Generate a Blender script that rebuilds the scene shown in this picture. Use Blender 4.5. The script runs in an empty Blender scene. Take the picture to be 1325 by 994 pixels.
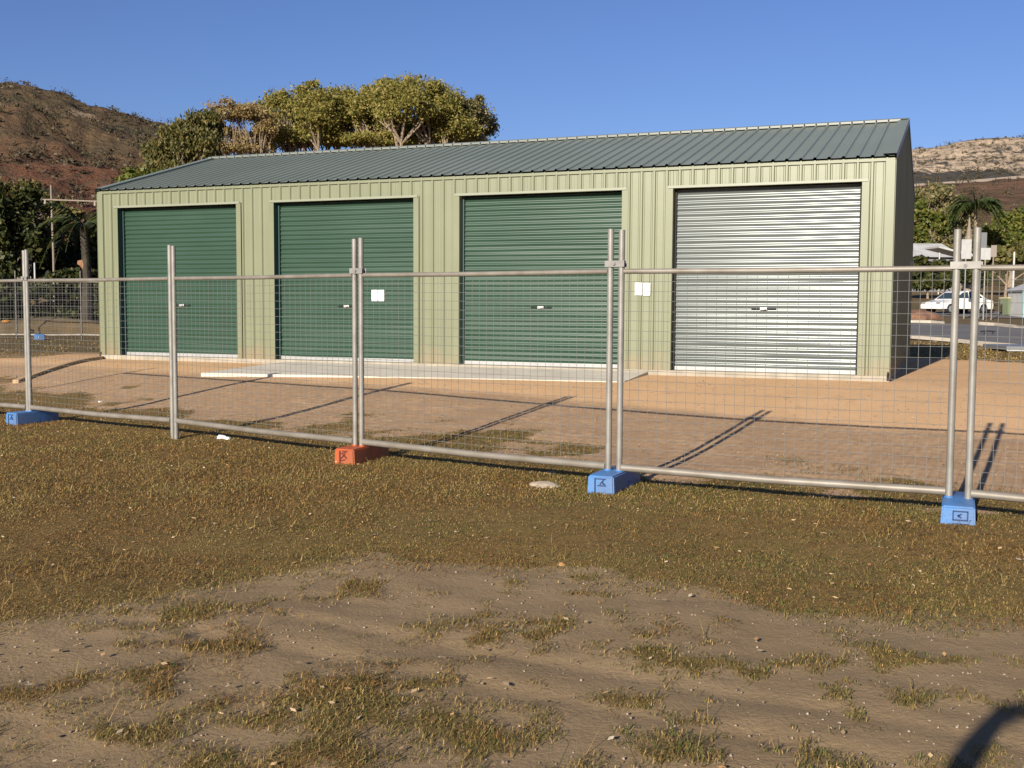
import bpy, bmesh, math, random
import numpy as np
from mathutils import Vector, Matrix, Euler
C = bpy.context.scene
COL = C.collection
R = math.radians
rng = np.random.default_rng(7)
random.seed(7)

# ------------------------------------------------------------------ camera, sky, sun, exposure
CAM_H = 1.5; PITCH = 4.1013; ROLL = 0.3002; FPX = 1422.7
cam = bpy.data.cameras.new('camera'); camo = bpy.data.objects.new('camera', cam); COL.objects.link(camo)
cam.sensor_width = 36.0; cam.lens = 36.0 * FPX / 1325.0; cam.clip_start = 0.05; cam.clip_end = 6000
camo.matrix_world = Matrix.Translation((0, 0, CAM_H)) @ Matrix.Rotation(R(90 - PITCH), 4, 'X') @ Matrix.Rotation(R(ROLL), 4, 'Z')
C.camera = camo
SUN_AZ = 26.5      # heading of the light, degrees clockwise from the view direction
SUN_EL = 20.0
w = bpy.data.worlds.new('World'); C.world = w; w.use_nodes = True
nt = w.node_tree; nt.nodes.clear()
sky = nt.nodes.new('ShaderNodeTexSky'); sky.sky_type = 'NISHITA'; sky.sun_disc = False
sky.sun_elevation = R(SUN_EL); sky.sun_rotation = R(SUN_AZ + 180)
sky.air_density = 1.0; sky.dust_density = 0.3; sky.ozone_density = 6.0; sky.altitude = 0
bg = nt.nodes.new('ShaderNodeBackground'); bg.inputs['Strength'].default_value = 0.056
wo = nt.nodes.new('ShaderNodeOutputWorld')
wb = nt.nodes.new('ShaderNodeMix'); wb.data_type = 'RGBA'; wb.blend_type = 'MULTIPLY'; wb.inputs[0].default_value = 1.0
wb.inputs[7].default_value = (1.06, 0.93, 1.10, 1)
nt.links.new(sky.outputs[0], wb.inputs[6]); nt.links.new(wb.outputs[2], bg.inputs['Color']); nt.links.new(bg.outputs[0], wo.inputs['Surface'])
sl = bpy.data.lights.new('sun', 'SUN'); sl.energy = 5.0; sl.angle = R(0.55); sl.color = (1.0, 0.91, 0.78)
so = bpy.data.objects.new('sun', sl); COL.objects.link(so)
LD = Vector((math.sin(R(SUN_AZ)) * math.cos(R(SUN_EL)), math.cos(R(SUN_AZ)) * math.cos(R(SUN_EL)), -math.sin(R(SUN_EL))))
so.rotation_euler = LD.to_track_quat('-Z', 'Y').to_euler()
C.view_settings.view_transform = 'Standard'; C.view_settings.look = 'None'
C.view_settings.exposure = 0.8; C.view_settings.gamma = 1.0; C.view_settings.use_curve_mapping = False
C.cycles.max_bounces = 6; C.cycles.transparent_max_bounces = 8

# ------------------------------------------------------------------ numpy noise and terrain
def _hash(i, j, k=0):
    n = (i * 374761393 + j * 668265263 + k * 2147483647 + 1013904223) & 0xffffffff
    n = ((n ^ (n >> 13)) * 1274126177) & 0xffffffff
    return ((n ^ (n >> 16)) & 0xffff) / 65535.0
def vnoise(x, y, seed=0):
    x = np.asarray(x, float); y = np.asarray(y, float)
    i = np.floor(x).astype(np.int64); j = np.floor(y).astype(np.int64)
    u = x - i; v = y - j
    u = u * u * (3 - 2 * u); v = v * v * (3 - 2 * v)
    a = _hash(i, j, seed); b = _hash(i + 1, j, seed); c = _hash(i, j + 1, seed); d = _hash(i + 1, j + 1, seed)
    return (a * (1 - u) + b * u) * (1 - v) + (c * (1 - u) + d * u) * v
def fbm(x, y, seed=0, o=4):
    s = 0; a = 0.5; t = 0
    for k in range(o):
        s = s + a * vnoise(np.asarray(x) * 2 ** k, np.asarray(y) * 2 ** k, seed + k * 17); t += a; a *= 0.5
    return s / t
def sstep(t):
    t = np.clip(t, 0, 1); return t * t * (3 - 2 * t)
def behind(x, y):      # metres behind the line of the temporary fence
    return (x - 3.18) * 0.546 + (y - 7.745) * 0.838
def H(x, y):
    x = np.asarray(x, float); y = np.asarray(y, float)
    d = behind(x, y)
    D = np.interp(x, [-7, -1, 4, 7], [5.4, 6.4, 8.6, 9.0])
    z = 0.36 * sstep((d - 0.2) / D)
    z = z + 0.6 * sstep((y - 27) / 36) + 0.05 * np.clip(y - 60, 0, 60)
    amp = np.clip(1 - np.clip(d, 0, 5) / 5, 0, 1)
    z = z + amp * (0.05 * (fbm(x * 0.5 + 3, y * 0.5, 5) - 0.5) + 0.035 * (fbm(x * 1.7, y * 1.7, 9) - 0.5))
    return z
def Hs(x, y): return float(H(x, y))

# helper that turns a direction of the photograph into a point of the place
_c, _s = math.cos(R(PITCH)), math.sin(R(PITCH))
def ray(px, py):
    u, v = (px - 662.5) / FPX, (py - 497.0) / FPX
    cr, sr = math.cos(-R(ROLL)), math.sin(-R(ROLL))
    u, v = u * cr - v * sr, u * sr + v * cr
    return Vector((u, _c - _s * v, -_s - _c * v))
def at(px, py, Y):
    d = ray(px, py); return Vector((0, 0, CAM_H)) + d * (Y / d.y)
def ground_at(px, py):
    d = ray(px, py); t = 2.0
    for i in range(4000):
        p = Vector((0, 0, CAM_H)) + d * t
        if p.z < Hs(p.x, p.y): return p
        t *= 1.003
    return p

# ------------------------------------------------------------------ materials
def mat(name, col, rough=0.6, metal=0.0, col2=None, scale=3.0, detail=6, bump=0.0, bscale=30.0, island=0.0, spec=0.4, contrast=(0.35, 0.65), stretch=None):
    m = bpy.data.materials.new(name); m.use_nodes = True
    n = m.node_tree; b = n.nodes['Principled BSDF']
    b.inputs['Roughness'].default_value = rough; b.inputs['Metallic'].default_value = metal
    b.inputs['Specular IOR Level'].default_value = spec
    b.inputs['Base Color'].default_value = (*col, 1)
    tc = n.nodes.new('ShaderNodeTexCoord'); src = tc.outputs['Object']
    if stretch:
        mp = n.nodes.new('ShaderNodeMapping'); mp.inputs['Scale'].default_value = stretch
        n.links.new(src, mp.inputs['Vector']); src = mp.outputs[0]
    out = None
    if col2:
        no = n.nodes.new('ShaderNodeTexNoise'); no.inputs['Scale'].default_value = scale; no.inputs['Detail'].default_value = detail
        n.links.new(src, no.inputs['Vector'])
        mr = n.nodes.new('ShaderNodeMapRange'); mr.inputs[1].default_value, mr.inputs[2].default_value = contrast
        n.links.new(no.outputs['Fac'], mr.inputs[0])
        mx = n.nodes.new('ShaderNodeMix'); mx.data_type = 'RGBA'
        mx.inputs[6].default_value = (*col, 1); mx.inputs[7].default_value = (*col2, 1)
        n.links.new(mr.outputs[0], mx.inputs[0]); out = mx.outputs[2]
    if island:
        ge = n.nodes.new('ShaderNodeNewGeometry')
        hs = n.nodes.new('ShaderNodeHueSaturation')
        m1 = n.nodes.new('ShaderNodeMapRange'); m1.inputs[3].default_value = 1 - island; m1.inputs[4].default_value = 1 + island
        n.links.new(ge.outputs['Random Per Island'], m1.inputs[0]); n.links.new(m1.outputs[0], hs.inputs['Value'])
        if out: n.links.new(out, hs.inputs['Color'])
        else: hs.inputs['Color'].default_value = (*col, 1)
        out = hs.outputs[0]
    if out: n.links.new(out, b.inputs['Base Color'])
    if bump:
        nb = n.nodes.new('ShaderNodeTexNoise'); nb.inputs['Scale'].default_value = bscale; nb.inputs['Detail'].default_value = 5
        n.links.new(src, nb.inputs['Vector'])
        bp = n.nodes.new('ShaderNodeBump'); bp.inputs['Strength'].default_value = bump; bp.inputs['Distance'].default_value = 0.02
        n.links.new(nb.outputs['Fac'], bp.inputs['Height']); n.links.new(bp.outputs[0], b.inputs['Normal'])
    return m

def leaf_mat(name, cols, trans=0.25):
    m = bpy.data.materials.new(name); m.use_nodes = True
    n = m.node_tree; n.nodes.clear()
    o = n.nodes.new('ShaderNodeOutputMaterial'); ge = n.nodes.new('ShaderNodeNewGeometry')
    cr = n.nodes.new('ShaderNodeValToRGB'); e = cr.color_ramp.elements
    cr.color_ramp.interpolation = 'LINEAR'
    for i, c in enumerate(cols):
        p = i / (len(cols) - 1)
        if i < 2: el = e[i]; el.position = p
        else: el = e.new(p)
        el.color = (*c, 1)
    e[0].position = 0; e[-1].position = 1
    n.links.new(ge.outputs['Random Per Island'], cr.inputs[0])
    d = n.nodes.new('ShaderNodeBsdfPrincipled'); d.inputs['Roughness'].default_value = 0.55; d.inputs['Specular IOR Level'].default_value = 0.25
    t = n.nodes.new('ShaderNodeBsdfTranslucent'); mx = n.nodes.new('ShaderNodeMixShader'); mx.inputs[0].default_value = trans
    n.links.new(cr.outputs[0], d.inputs['Base Color']); n.links.new(cr.outputs[0], t.inputs['Color'])
    n.links.new(d.outputs[0], mx.inputs[1]); n.links.new(t.outputs[0], mx.inputs[2]); n.links.new(mx.outputs[0], o.inputs['Surface'])
    return m

M = {}
M['wall'] = mat('wall_paint', (0.138, 0.151, 0.088), 0.42, col2=(0.156, 0.168, 0.099), scale=0.9, spec=0.5, bump=0.06, bscale=4)
def splash(m, z0, col, strength=0.6):
    n = m.node_tree; b = n.nodes['Principled BSDF']; L = n.links.new
    old = b.inputs['Base Color'].links[0].from_socket
    tc = n.nodes.new('ShaderNodeTexCoord'); sp = n.nodes.new('ShaderNodeSeparateXYZ'); L(tc.outputs['Object'], sp.inputs[0])
    no = n.nodes.new('ShaderNodeTexNoise'); no.inputs['Scale'].default_value = 3.5; no.inputs['Detail'].default_value = 8; L(tc.outputs['Object'], no.inputs['Vector'])
    h = n.nodes.new('ShaderNodeMath'); h.operation = 'MULTIPLY_ADD'; L(no.outputs['Fac'], h.inputs[0]); h.inputs[1].default_value = -0.7; L(sp.outputs['Z'], h.inputs[2])
    r = n.nodes.new('ShaderNodeMapRange'); r.inputs[1].default_value = z0 - 0.35; r.inputs[2].default_value = z0 - 0.62; r.inputs[3].default_value = 0; r.inputs[4].default_value = strength; L(h.outputs[0], r.inputs[0])
    x = n.nodes.new('ShaderNodeMix'); x.data_type = 'RGBA'; L(r.outputs[0], x.inputs[0]); L(old, x.inputs[6]); x.inputs[7].default_value = (*col, 1); L(x.outputs[2], b.inputs['Base Color'])
splash(M['wall'], 0.42, (0.22, 0.16, 0.095))
M['gable'] = mat('gable_paint', (0.055, 0.060, 0.055), 0.5, col2=(0.065, 0.07, 0.065), scale=1.2)
M['trim'] = mat('trim_paint', (0.146, 0.159, 0.094), 0.4, col2=(0.162, 0.174, 0.106), scale=1.5)
splash(M['trim'], 0.36, (0.22, 0.16, 0.095), 0.4)
M['trim_light'] = mat('head_flashing', (0.195, 0.21, 0.15), 0.4, col2=(0.215, 0.23, 0.17), scale=1.5)
M['roof'] = mat('roof_paint', (0.146, 0.170, 0.140), 0.45, col2=(0.160, 0.184, 0.155), scale=0.6, spec=0.4)
M['cap'] = mat('ridge_zinc', (0.125, 0.14, 0.122), 0.4, col2=(0.15, 0.16, 0.14), scale=2)
M['green'] = mat('door_green', (0.016, 0.045, 0.027), 0.40, col2=(0.021, 0.053, 0.033), scale=0.7, spec=0.45, stretch=(1, 1, 3))
M['galv'] = mat('door_galvanised', (0.098, 0.114, 0.111), 0.26, 0.20, col2=(0.120, 0.136, 0.132), scale=2.2, stretch=(0.6, 1, 4), spec=0.30)
M['alu'] = mat('aluminium_rail', (0.34, 0.34, 0.33), 0.4, 0.2, col2=(0.30, 0.30, 0.29), scale=5)
M['teal'] = mat('door_guide', (0.020, 0.050, 0.048), 0.4)
M['dark'] = mat('dark_inside', (0.012, 0.012, 0.012), 0.8)
M['lock'] = mat('lock_chrome', (0.45, 0.44, 0.42), 0.35, 0.5)
M['slab'] = mat('concrete_slab', (0.25, 0.225, 0.175), 0.85, col2=(0.34, 0.30, 0.235), scale=4, bump=0.2, bscale=60)
M['apron'] = mat('concrete_apron', (0.50, 0.45, 0.37), 0.85, col2=(0.58, 0.53, 0.44), scale=2.2, bump=0.2, bscale=50)
M['post'] = mat('galvanised_pipe', (0.19, 0.18, 0.16), 0.5, 0.25, col2=(0.25, 0.24, 0.215), scale=6, bump=0.08, bscale=18)
M['rail'] = mat('galvanised_rail', (0.22, 0.20, 0.17), 0.5, 0.2, col2=(0.165, 0.145, 0.115), scale=5, bump=0.1, bscale=15)
M['wire'] = mat('fence_wire', (0.20, 0.20, 0.185), 0.5, 0.3)
M['clamp'] = mat('clamp_steel', (0.27, 0.26, 0.24), 0.45, 0.25, col2=(0.21, 0.20, 0.185), scale=14)
M['blue'] = mat('blue_plastic', (0.058, 0.185, 0.42), 0.5, col2=(0.045, 0.15, 0.36), scale=9, bump=0.12, bscale=40)
M['orange'] = mat('orange_plastic', (0.38, 0.075, 0.018), 0.5, col2=(0.30, 0.06, 0.015), scale=9, bump=0.12, bscale=40)
splash(M['blue'], 0.22, (0.17, 0.125, 0.075), 0.35); splash(M['orange'], 0.22, (0.17, 0.125, 0.075), 0.3)
M['bluemark'] = mat('recess_blue', (0.010, 0.030, 0.095), 0.6)
M['orangemark'] = mat('recess_red', (0.075, 0.012, 0.006), 0.6)
M['paper'] = mat('white_paper', (0.78, 0.78, 0.76), 0.7, col2=(0.72, 0.72, 0.70), scale=30)
M['hole'] = mat('rubber_black', (0.015, 0.015, 0.016), 0.7)
M['stone'] = mat('pale_stone', (0.36, 0.29, 0.21), 0.9, col2=(0.44, 0.37, 0.28), scale=12, bump=0.5, bscale=30)
M['clod'] = mat('ochre_clod', (0.34, 0.19, 0.07), 0.9, col2=(0.26, 0.14, 0.06), scale=20, bump=0.5, bscale=40)
M['asphalt'] = mat('asphalt', (0.115, 0.108, 0.100), 0.85, col2=(0.15, 0.138, 0.125), scale=0.6, bump=0.2, bscale=40)
M['kerb'] = mat('kerb_concrete', (0.42, 0.37, 0.30), 0.85, col2=(0.5, 0.44, 0.36), scale=2)
M['carwhite'] = mat('car_paint_white', (0.70, 0.70, 0.66), 0.25, spec=0.6, col2=(0.66, 0.66, 0.62), scale=3)
M['glass'] = mat('dark_glass', (0.03, 0.045, 0.05), 0.08, spec=0.8)
M['rim'] = mat('wheel_rim', (0.45, 0.46, 0.47), 0.3, 0.7)
M['van'] = mat('van_paint_dark_blue', (0.012, 0.022, 0.05), 0.3, spec=0.5)
M['redcar'] = mat('red_car_paint', (0.32, 0.05, 0.02), 0.3, spec=0.5)
M['signwhite'] = mat('sign_white', (0.33, 0.33, 0.32), 0.5, col2=(0.39, 0.39, 0.37), scale=3)
M['signgrey'] = mat('sign_grey', (0.17, 0.18, 0.18), 0.5, 0.2)
M['signbrown'] = mat('sign_back', (0.30, 0.26, 0.22), 0.5, 0.3)
M['bark'] = mat('bark', (0.17, 0.13, 0.09), 0.9, col2=(0.26, 0.20, 0.14), scale=5, bump=0.5, bscale=12)
M['barkdark'] = mat('dark_bark', (0.03, 0.025, 0.018), 0.95, col2=(0.05, 0.04, 0.03), scale=5, bump=0.5, bscale=12)
M['barkpale'] = mat('pale_bark', (0.34, 0.28, 0.22), 0.9, col2=(0.24, 0.19, 0.14), scale=4, bump=0.4, bscale=12)
M['timber'] = mat('timber', (0.40, 0.26, 0.14), 0.9, col2=(0.48, 0.33, 0.19), scale=6, bump=0.3, bscale=20, stretch=(1, 6, 6))
M['polewood'] = mat('pole_timber', (0.17, 0.135, 0.105), 0.85, col2=(0.24, 0.195, 0.155), scale=4, stretch=(5, 5, 1))
M['housewall'] = mat('house_render', (0.13, 0.13, 0.14), 0.8, col2=(0.18, 0.18, 0.19), scale=1)
M['houseroof'] = mat('house_roof', (0.30, 0.30, 0.29), 0.6, col2=(0.42, 0.42, 0.40), scale=1)
M['bin'] = mat('bin_green', (0.13, 0.16, 0.09), 0.6); M['binlid'] = mat('bin_lid', (0.40, 0.33, 0.20), 0.6)
M['terracotta'] = mat('terracotta_brick', (0.19, 0.105, 0.06), 0.9, col2=(0.12, 0.06, 0.04), scale=4)
M['skin'] = mat('skin', (0.45, 0.28, 0.20), 0.55); M['cloth'] = mat('shirt_cloth', (0.16, 0.17, 0.20), 0.9, bump=0.2, bscale=60)
M['denim'] = mat('trouser_cloth', (0.06, 0.07, 0.09), 0.9); M['hair'] = mat('hair', (0.03, 0.02, 0.015), 0.7)
M['leaf_big'] = leaf_mat('leaf_olive', [(0.13, 0.14, 0.034), (0.21, 0.20, 0.045), (0.31, 0.265, 0.065), (0.40, 0.31, 0.11)], 0.45)
M['leaf_dry'] = leaf_mat('leaf_dry_brown', [(0.16, 0.12, 0.055), (0.30, 0.21, 0.095), (0.42, 0.30, 0.14), (0.26, 0.23, 0.075)], 0.4)
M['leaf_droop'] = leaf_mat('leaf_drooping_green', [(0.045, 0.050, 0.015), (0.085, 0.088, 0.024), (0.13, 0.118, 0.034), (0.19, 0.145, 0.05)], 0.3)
M['leaf_grey'] = leaf_mat('leaf_grey_green', [(0.10, 0.10, 0.04), (0.17, 0.165, 0.07), (0.25, 0.22, 0.10), (0.31, 0.24, 0.11)], 0.4)
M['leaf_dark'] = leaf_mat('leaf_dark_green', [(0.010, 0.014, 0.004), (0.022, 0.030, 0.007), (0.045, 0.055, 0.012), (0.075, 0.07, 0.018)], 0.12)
M['leaf_lime'] = leaf_mat('leaf_yellow_green', [(0.035, 0.05, 0.01), (0.075, 0.095, 0.016), (0.11, 0.125, 0.022), (0.15, 0.13, 0.03)], 0.2)
M['leaf_palm'] = leaf_mat('leaf_palm', [(0.028, 0.042, 0.013), (0.052, 0.074, 0.020), (0.085, 0.10, 0.03)], 0.15)
M['leaf_scrub'] = leaf_mat('leaf_scrub', [(0.05, 0.043, 0.023), (0.07, 0.056, 0.03), (0.095, 0.072, 0.04)], 0.15)
M['frond_dead'] = mat('dead_frond', (0.24, 0.12, 0.065), 0.8)
M['blade'] = leaf_mat('grass_blades', [(0.12, 0.085, 0.024), (0.30, 0.195, 0.066), (0.20, 0.145, 0.038), (0.125, 0.110, 0.024), (0.42, 0.29, 0.115), (0.24, 0.14, 0.040)], 0.12)
M['blade_rust'] = leaf_mat('rust_blades', [(0.105, 0.056, 0.017), (0.22, 0.118, 0.035), (0.33, 0.20, 0.068), (0.15, 0.095, 0.026)], 0.12)
M['blade_green'] = leaf_mat('green_blades', [(0.060, 0.082, 0.018), (0.115, 0.130, 0.032), (0.185, 0.170, 0.050), (0.080, 0.100, 0.024)], 0.15)
M['leaflitter'] = leaf_mat('fallen_leaf', [(0.42, 0.32, 0.18), (0.30, 0.17, 0.07), (0.50, 0.44, 0.32)], 0.1)
M['pebble'] = leaf_mat('pebbles', [(0.20, 0.15, 0.11), (0.34, 0.27, 0.20), (0.14, 0.10, 0.08)], 0.0)
M['orangeobj'] = mat('orange_cloth', (0.30, 0.135, 0.03), 0.8)

def ground_mat():
    m = bpy.data.materials.new('ground_soil_and_thatch'); m.use_nodes = True
    n = m.node_tree; b = n.nodes['Principled BSDF']; L = n.links.new
    b.inputs['Roughness'].default_value = 0.95; b.inputs['Specular IOR Level'].default_value = 0.1
    tc = n.nodes.new('ShaderNodeTexCoord'); P = tc.outputs['Object']
    def noise(s, d=6, rgh=0.6):
        q = n.nodes.new('ShaderNodeTexNoise'); q.inputs['Scale'].default_value = s; q.inputs['Detail'].default_value = d; q.inputs['Roughness'].default_value = rgh
        L(P, q.inputs['Vector']); return q.outputs['Fac']
    def ramp(f, a, c, x0=0.35, x1=0.65):
        r = n.nodes.new('ShaderNodeMapRange'); r.inputs[1].default_value = x0; r.inputs[2].default_value = x1; L(f, r.inputs[0])
        return mix(r.outputs[0], a, c)
    def mix(f, a, c):
        x = n.nodes.new('ShaderNodeMix'); x.data_type = 'RGBA'; L(f, x.inputs[0])
        for i, v in ((6, a), (7, c)):
            if isinstance(v, tuple): x.inputs[i].default_value = (*v, 1)
            else: L(v, x.inputs[i])
        return x.outputs[2]
    def attr(k):
        a = n.nodes.new('ShaderNodeAttribute'); a.attribute_name = k; return a.outputs['Fac']
    def addn(f, nz, amt):       # f + (nz-0.5)*amt, sharpened
        a = n.nodes.new('ShaderNodeMath'); a.operation = 'MULTIPLY_ADD'; L(nz, a.inputs[0]); a.inputs[1].default_value = amt; L(f, a.inputs[2])
        r = n.nodes.new('ShaderNodeMapRange'); r.inputs[1].default_value = 0.35 + amt / 2; r.inputs[2].default_value = 0.65 + amt / 2; L(a.outputs[0], r.inputs[0]); return r.outputs[0]
    n1 = noise(1.3); n2 = noise(9); n3 = noise(45, 8, 0.7); n4 = noise(0.35)
    soil = ramp(n2, ramp(n1, (0.236, 0.164, 0.088), (0.296, 0.212, 0.119)), (0.255, 0.180, 0.099))
    mid = ramp(n2, ramp(n1, (0.40, 0.262, 0.150), (0.52, 0.345, 0.195)), (0.34, 0.22, 0.128))
    pad = ramp(n1, (0.58, 0.365, 0.19), (0.66, 0.42, 0.225))
    pad = ramp(n3, pad, (0.52, 0.32, 0.165), 0.45, 0.8)
    soil = mix(addn(attr('mid'), n1, 0.5), soil, mid)
    soil = mix(addn(attr('pad'), n1, 0.5), soil, pad)
    n5 = noise(2.6, 9, 0.72)
    soil = ramp(n5, soil, mix(n5, soil, (0.20, 0.135, 0.080)), 0.55, 0.72)
    soil = ramp(n3, soil, mix(n3, soil, (0.10, 0.07, 0.045)), 0.58, 0.78)
    thatch = ramp(n3, ramp(n1, (0.165, 0.099, 0.034), (0.138, 0.103, 0.032)), (0.24, 0.152, 0.060), 0.4, 0.7)
    thatch = ramp(n2, thatch, (0.105, 0.074, 0.026), 0.5, 0.8)
    col = mix(addn(attr('cover'), n2, 0.6), soil, thatch)
    far = ramp(n4, (0.105, 0.085, 0.038), (0.16, 0.105, 0.055))
    col = mix(attr('far'), col, far)
    L(col, b.inputs['Base Color'])
    bp = n.nodes.new('ShaderNodeBump'); bp.inputs['Strength'].default_value = 0.45; bp.inputs['Distance'].default_value = 0.02
    am = n.nodes.new('ShaderNodeMath'); am.operation = 'ADD'; L(n2, am.inputs[0]); L(n3, am.inputs[1]); L(am.outputs[0], bp.inputs['Height'])
    L(bp.outputs[0], b.inputs['Normal'])
    return m

def hill_mat(name, base, base2, low, rock, rock_amt, scl, lo=0.25, hi=0.5):
    m = bpy.data.materials.new(name); m.use_nodes = True
    n = m.node_tree; b = n.nodes['Principled BSDF']; L = n.links.new
    b.inputs['Roughness'].default_value = 0.95; b.inputs['Specular IOR Level'].default_value = 0.05
    P = n.nodes.new('ShaderNodeTexCoord').outputs['Object']
    def noise(s, d=8):
        q = n.nodes.new('ShaderNodeTexNoise'); q.inputs['Scale'].default_value = s; q.inputs['Detail'].default_value = d; q.inputs['Roughness'].default_value = 0.65
        L(P, q.inputs['Vector']); return q.outputs['Fac']
    def mix(f, a, c, x0=0.0, x1=1.0):
        r = n.nodes.new('ShaderNodeMapRange'); r.inputs[1].default_value = x0; r.inputs[2].default_value = x1; L(f, r.inputs[0])
        x = n.nodes.new('ShaderNodeMix'); x.data_type = 'RGBA'; L(r.outputs[0], x.inputs[0])
        for i, v in ((6, a), (7, c)):
            if isinstance(v, tuple): x.inputs[i].default_value = (*v, 1)
            else: L(v, x.inputs[i])
        return x.outputs[2]
    a = n.nodes.new('ShaderNodeAttribute'); a.attribute_name = 'rise'
    col = mix(noise(0.035 * scl), base, base2, 0.4, 0.62)
    col = mix(a.outputs['Fac'], low, col, lo, hi)
    ar = n.nodes.new('ShaderNodeAttribute'); ar.attribute_name = 'rock'
    mm = n.nodes.new('ShaderNodeMath'); mm.operation = 'MULTIPLY_ADD'; L(ar.outputs['Fac'], mm.inputs[0]); mm.inputs[1].default_value = 0.25; L(noise(0.10 * scl), mm.inputs[2])
    col = mix(mm.outputs[0], col, rock, rock_amt, rock_amt + 0.10)
    col = mix(noise(0.16 * scl), col, (0.045, 0.045, 0.028), 0.52, 0.68)
    col = mix(noise(0.5 * scl), col, (0.06, 0.05, 0.035), 0.5, 0.9)
    L(col, b.inputs['Base Color'])
    bp = n.nodes.new('ShaderNodeBump'); bp.inputs['Strength'].default_value = 1.0; bp.inputs['Distance'].default_value = 3.0 / scl
    L(noise(0.12 * scl), bp.inputs['Height']); L(bp.outputs[0], b.inputs['Normal'])
    return m

# ------------------------------------------------------------------ mesh helpers
class MB:
    def __init__(s): s.v = []; s.f = []; s.smooth = False
    def add(s, vs, fs):
        o = len(s.v); s.v += [tuple(p) for p in vs]; s.f += [tuple(i + o for i in f) for f in fs]; return s
    def box(s, c, size, rz=0.0, rot=None, bev=0.0):
        hx, hy, hz = size[0] / 2, size[1] / 2, size[2] / 2
        mt = Matrix.Translation(c) @ (rot.to_4x4() if rot is not None else Matrix.Rotation(rz, 4, 'Z'))
        if bev <= 0:
            vs = [mt @ Vector((x * hx, y * hy, z * hz)) for z in (-1, 1) for y in (-1, 1) for x in (-1, 1)]
            return s.add(vs, [(0, 2, 3, 1), (4, 5, 7, 6), (0, 1, 5, 4), (2, 6, 7, 3), (0, 4, 6, 2), (1, 3, 7, 5)])
        bm = bmesh.new(); bmesh.ops.create_cube(bm, size=1)
        for q in bm.verts: q.co = Vector((q.co.x * size[0], q.co.y * size[1], q.co.z * size[2]))
        bmesh.ops.bevel(bm, geom=bm.edges[:], offset=bev, segments=2, affect='EDGES', profile=0.6)
        bm.verts.index_update()
        s.add([mt @ q.co for q in bm.verts], [[q.index for q in f.verts] for f in bm.faces]); bm.free(); return s
    def tube(s, pts, rad, n=8, cap=True):
        pts = [Vector(p) for p in pts]
        if not hasattr(rad, '__len__'): rad = [rad] * len(pts)
        vs = []; fs = []
        for i, p in enumerate(pts):
            t = (pts[min(i + 1, len(pts) - 1)] - pts[max(i - 1, 0)]).normalized()
            a = Vector((0, 0, 1)) if abs(t.z) < 0.9 else Vector((1, 0, 0))
            u = t.cross(a).normalized(); q = t.cross(u).normalized()
            for k in range(n):
                an = 2 * math.pi * k / n
                vs.append(p + (u * math.cos(an) + q * math.sin(an)) * rad[i])
        for i in range(len(pts) - 1):
            for k in range(n):
                fs.append((i * n + k, i * n + (k + 1) % n, (i + 1) * n + (k + 1) % n, (i + 1) * n + k))
        if cap: fs.append(tuple(range(n))[::-1]); fs.append(tuple((len(pts) - 1) * n + k for k in range(n)))
        s.smooth = True
        return s.add(vs, fs)
    def prism(s, poly, ax_u, ax_v, ax_w, o, depth):      # polygon extruded along ax_w
        o = Vector(o); U = Vector(ax_u); V = Vector(ax_v); W = Vector(ax_w); n = len(poly)
        vs = [o + U * a + V * b for a, b in poly] + [o + U * a + V * b + W * depth for a, b in poly]
        return s.add(vs, [tuple(range(n)), tuple(range(2 * n - 1, n - 1, -1))] + [(i, i + n, (i + 1) % n + n, (i + 1) % n) for i in range(n)])
    def build(s, name, m, parent=None, kind=None, label=None):
        me = bpy.data.meshes.new(name); me.from_pydata(s.v, [], s.f)
        bm = bmesh.new(); bm.from_mesh(me); bmesh.ops.recalc_face_normals(bm, faces=bm.faces[:]); bm.to_mesh(me); bm.free()
        return link(name, me, m, parent, kind, label, s.smooth)
def link(name, me, m, parent=None, kind=None, label=None, smooth=False):
    o = bpy.data.objects.new(name, me); COL.objects.link(o)
    if m is not None and not me.materials: me.materials.append(m)
    if smooth:
        me.polygons.foreach_set('use_smooth', [True] * len(me.polygons))
        try: me.set_sharp_from_angle(angle=R(40))
        except Exception: pass
    if parent: o.parent = parent
    if kind: o['kind'] = kind
    if label: o['label'] = label
    return o
def tag(o, label, cat, group=None):
    o['label'] = label; o['category'] = cat
    if group: o['group'] = group
    return o
def thing(name, label, cat, loc=(0, 0, 0), rz=0.0, group=None):
    o = bpy.data.objects.new(name, None); COL.objects.link(o); o.empty_display_size = 0.2
    o.location = loc; o.rotation_euler = (0, 0, rz); return tag(o, label, cat, group)
def copy_thing(o, loc, rz, label=None):
    c = o.copy(); COL.objects.link(c); c.location = loc; c.rotation_euler = (0, 0, rz)
    if label: c['label'] = label
    for ch in list(o.children):
        d = ch.copy(); COL.objects.link(d); d.parent = c
        for g in list(ch.children):
            e = g.copy(); COL.objects.link(e); e.parent = d
    return c
def np_mesh(name, V, F):                # F: (n,k) index array
    me = bpy.data.meshes.new(name); k = F.shape[1]
    me.vertices.add(len(V)); me.vertices.foreach_set('co', np.asarray(V, np.float32).ravel())
    me.loops.add(F.size); me.loops.foreach_set('vertex_index', F.astype(np.int32).ravel())
    me.polygons.add(len(F)); me.polygons.foreach_set('loop_start', np.arange(0, F.size, k, dtype=np.int32))
    me.update(calc_edges=True); return me
def set_attr(me, name, vals):
    a = me.attributes.new(name, 'FLOAT', 'POINT'); a.data.foreach_set('value', np.asarray(vals, np.float32).ravel())

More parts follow.
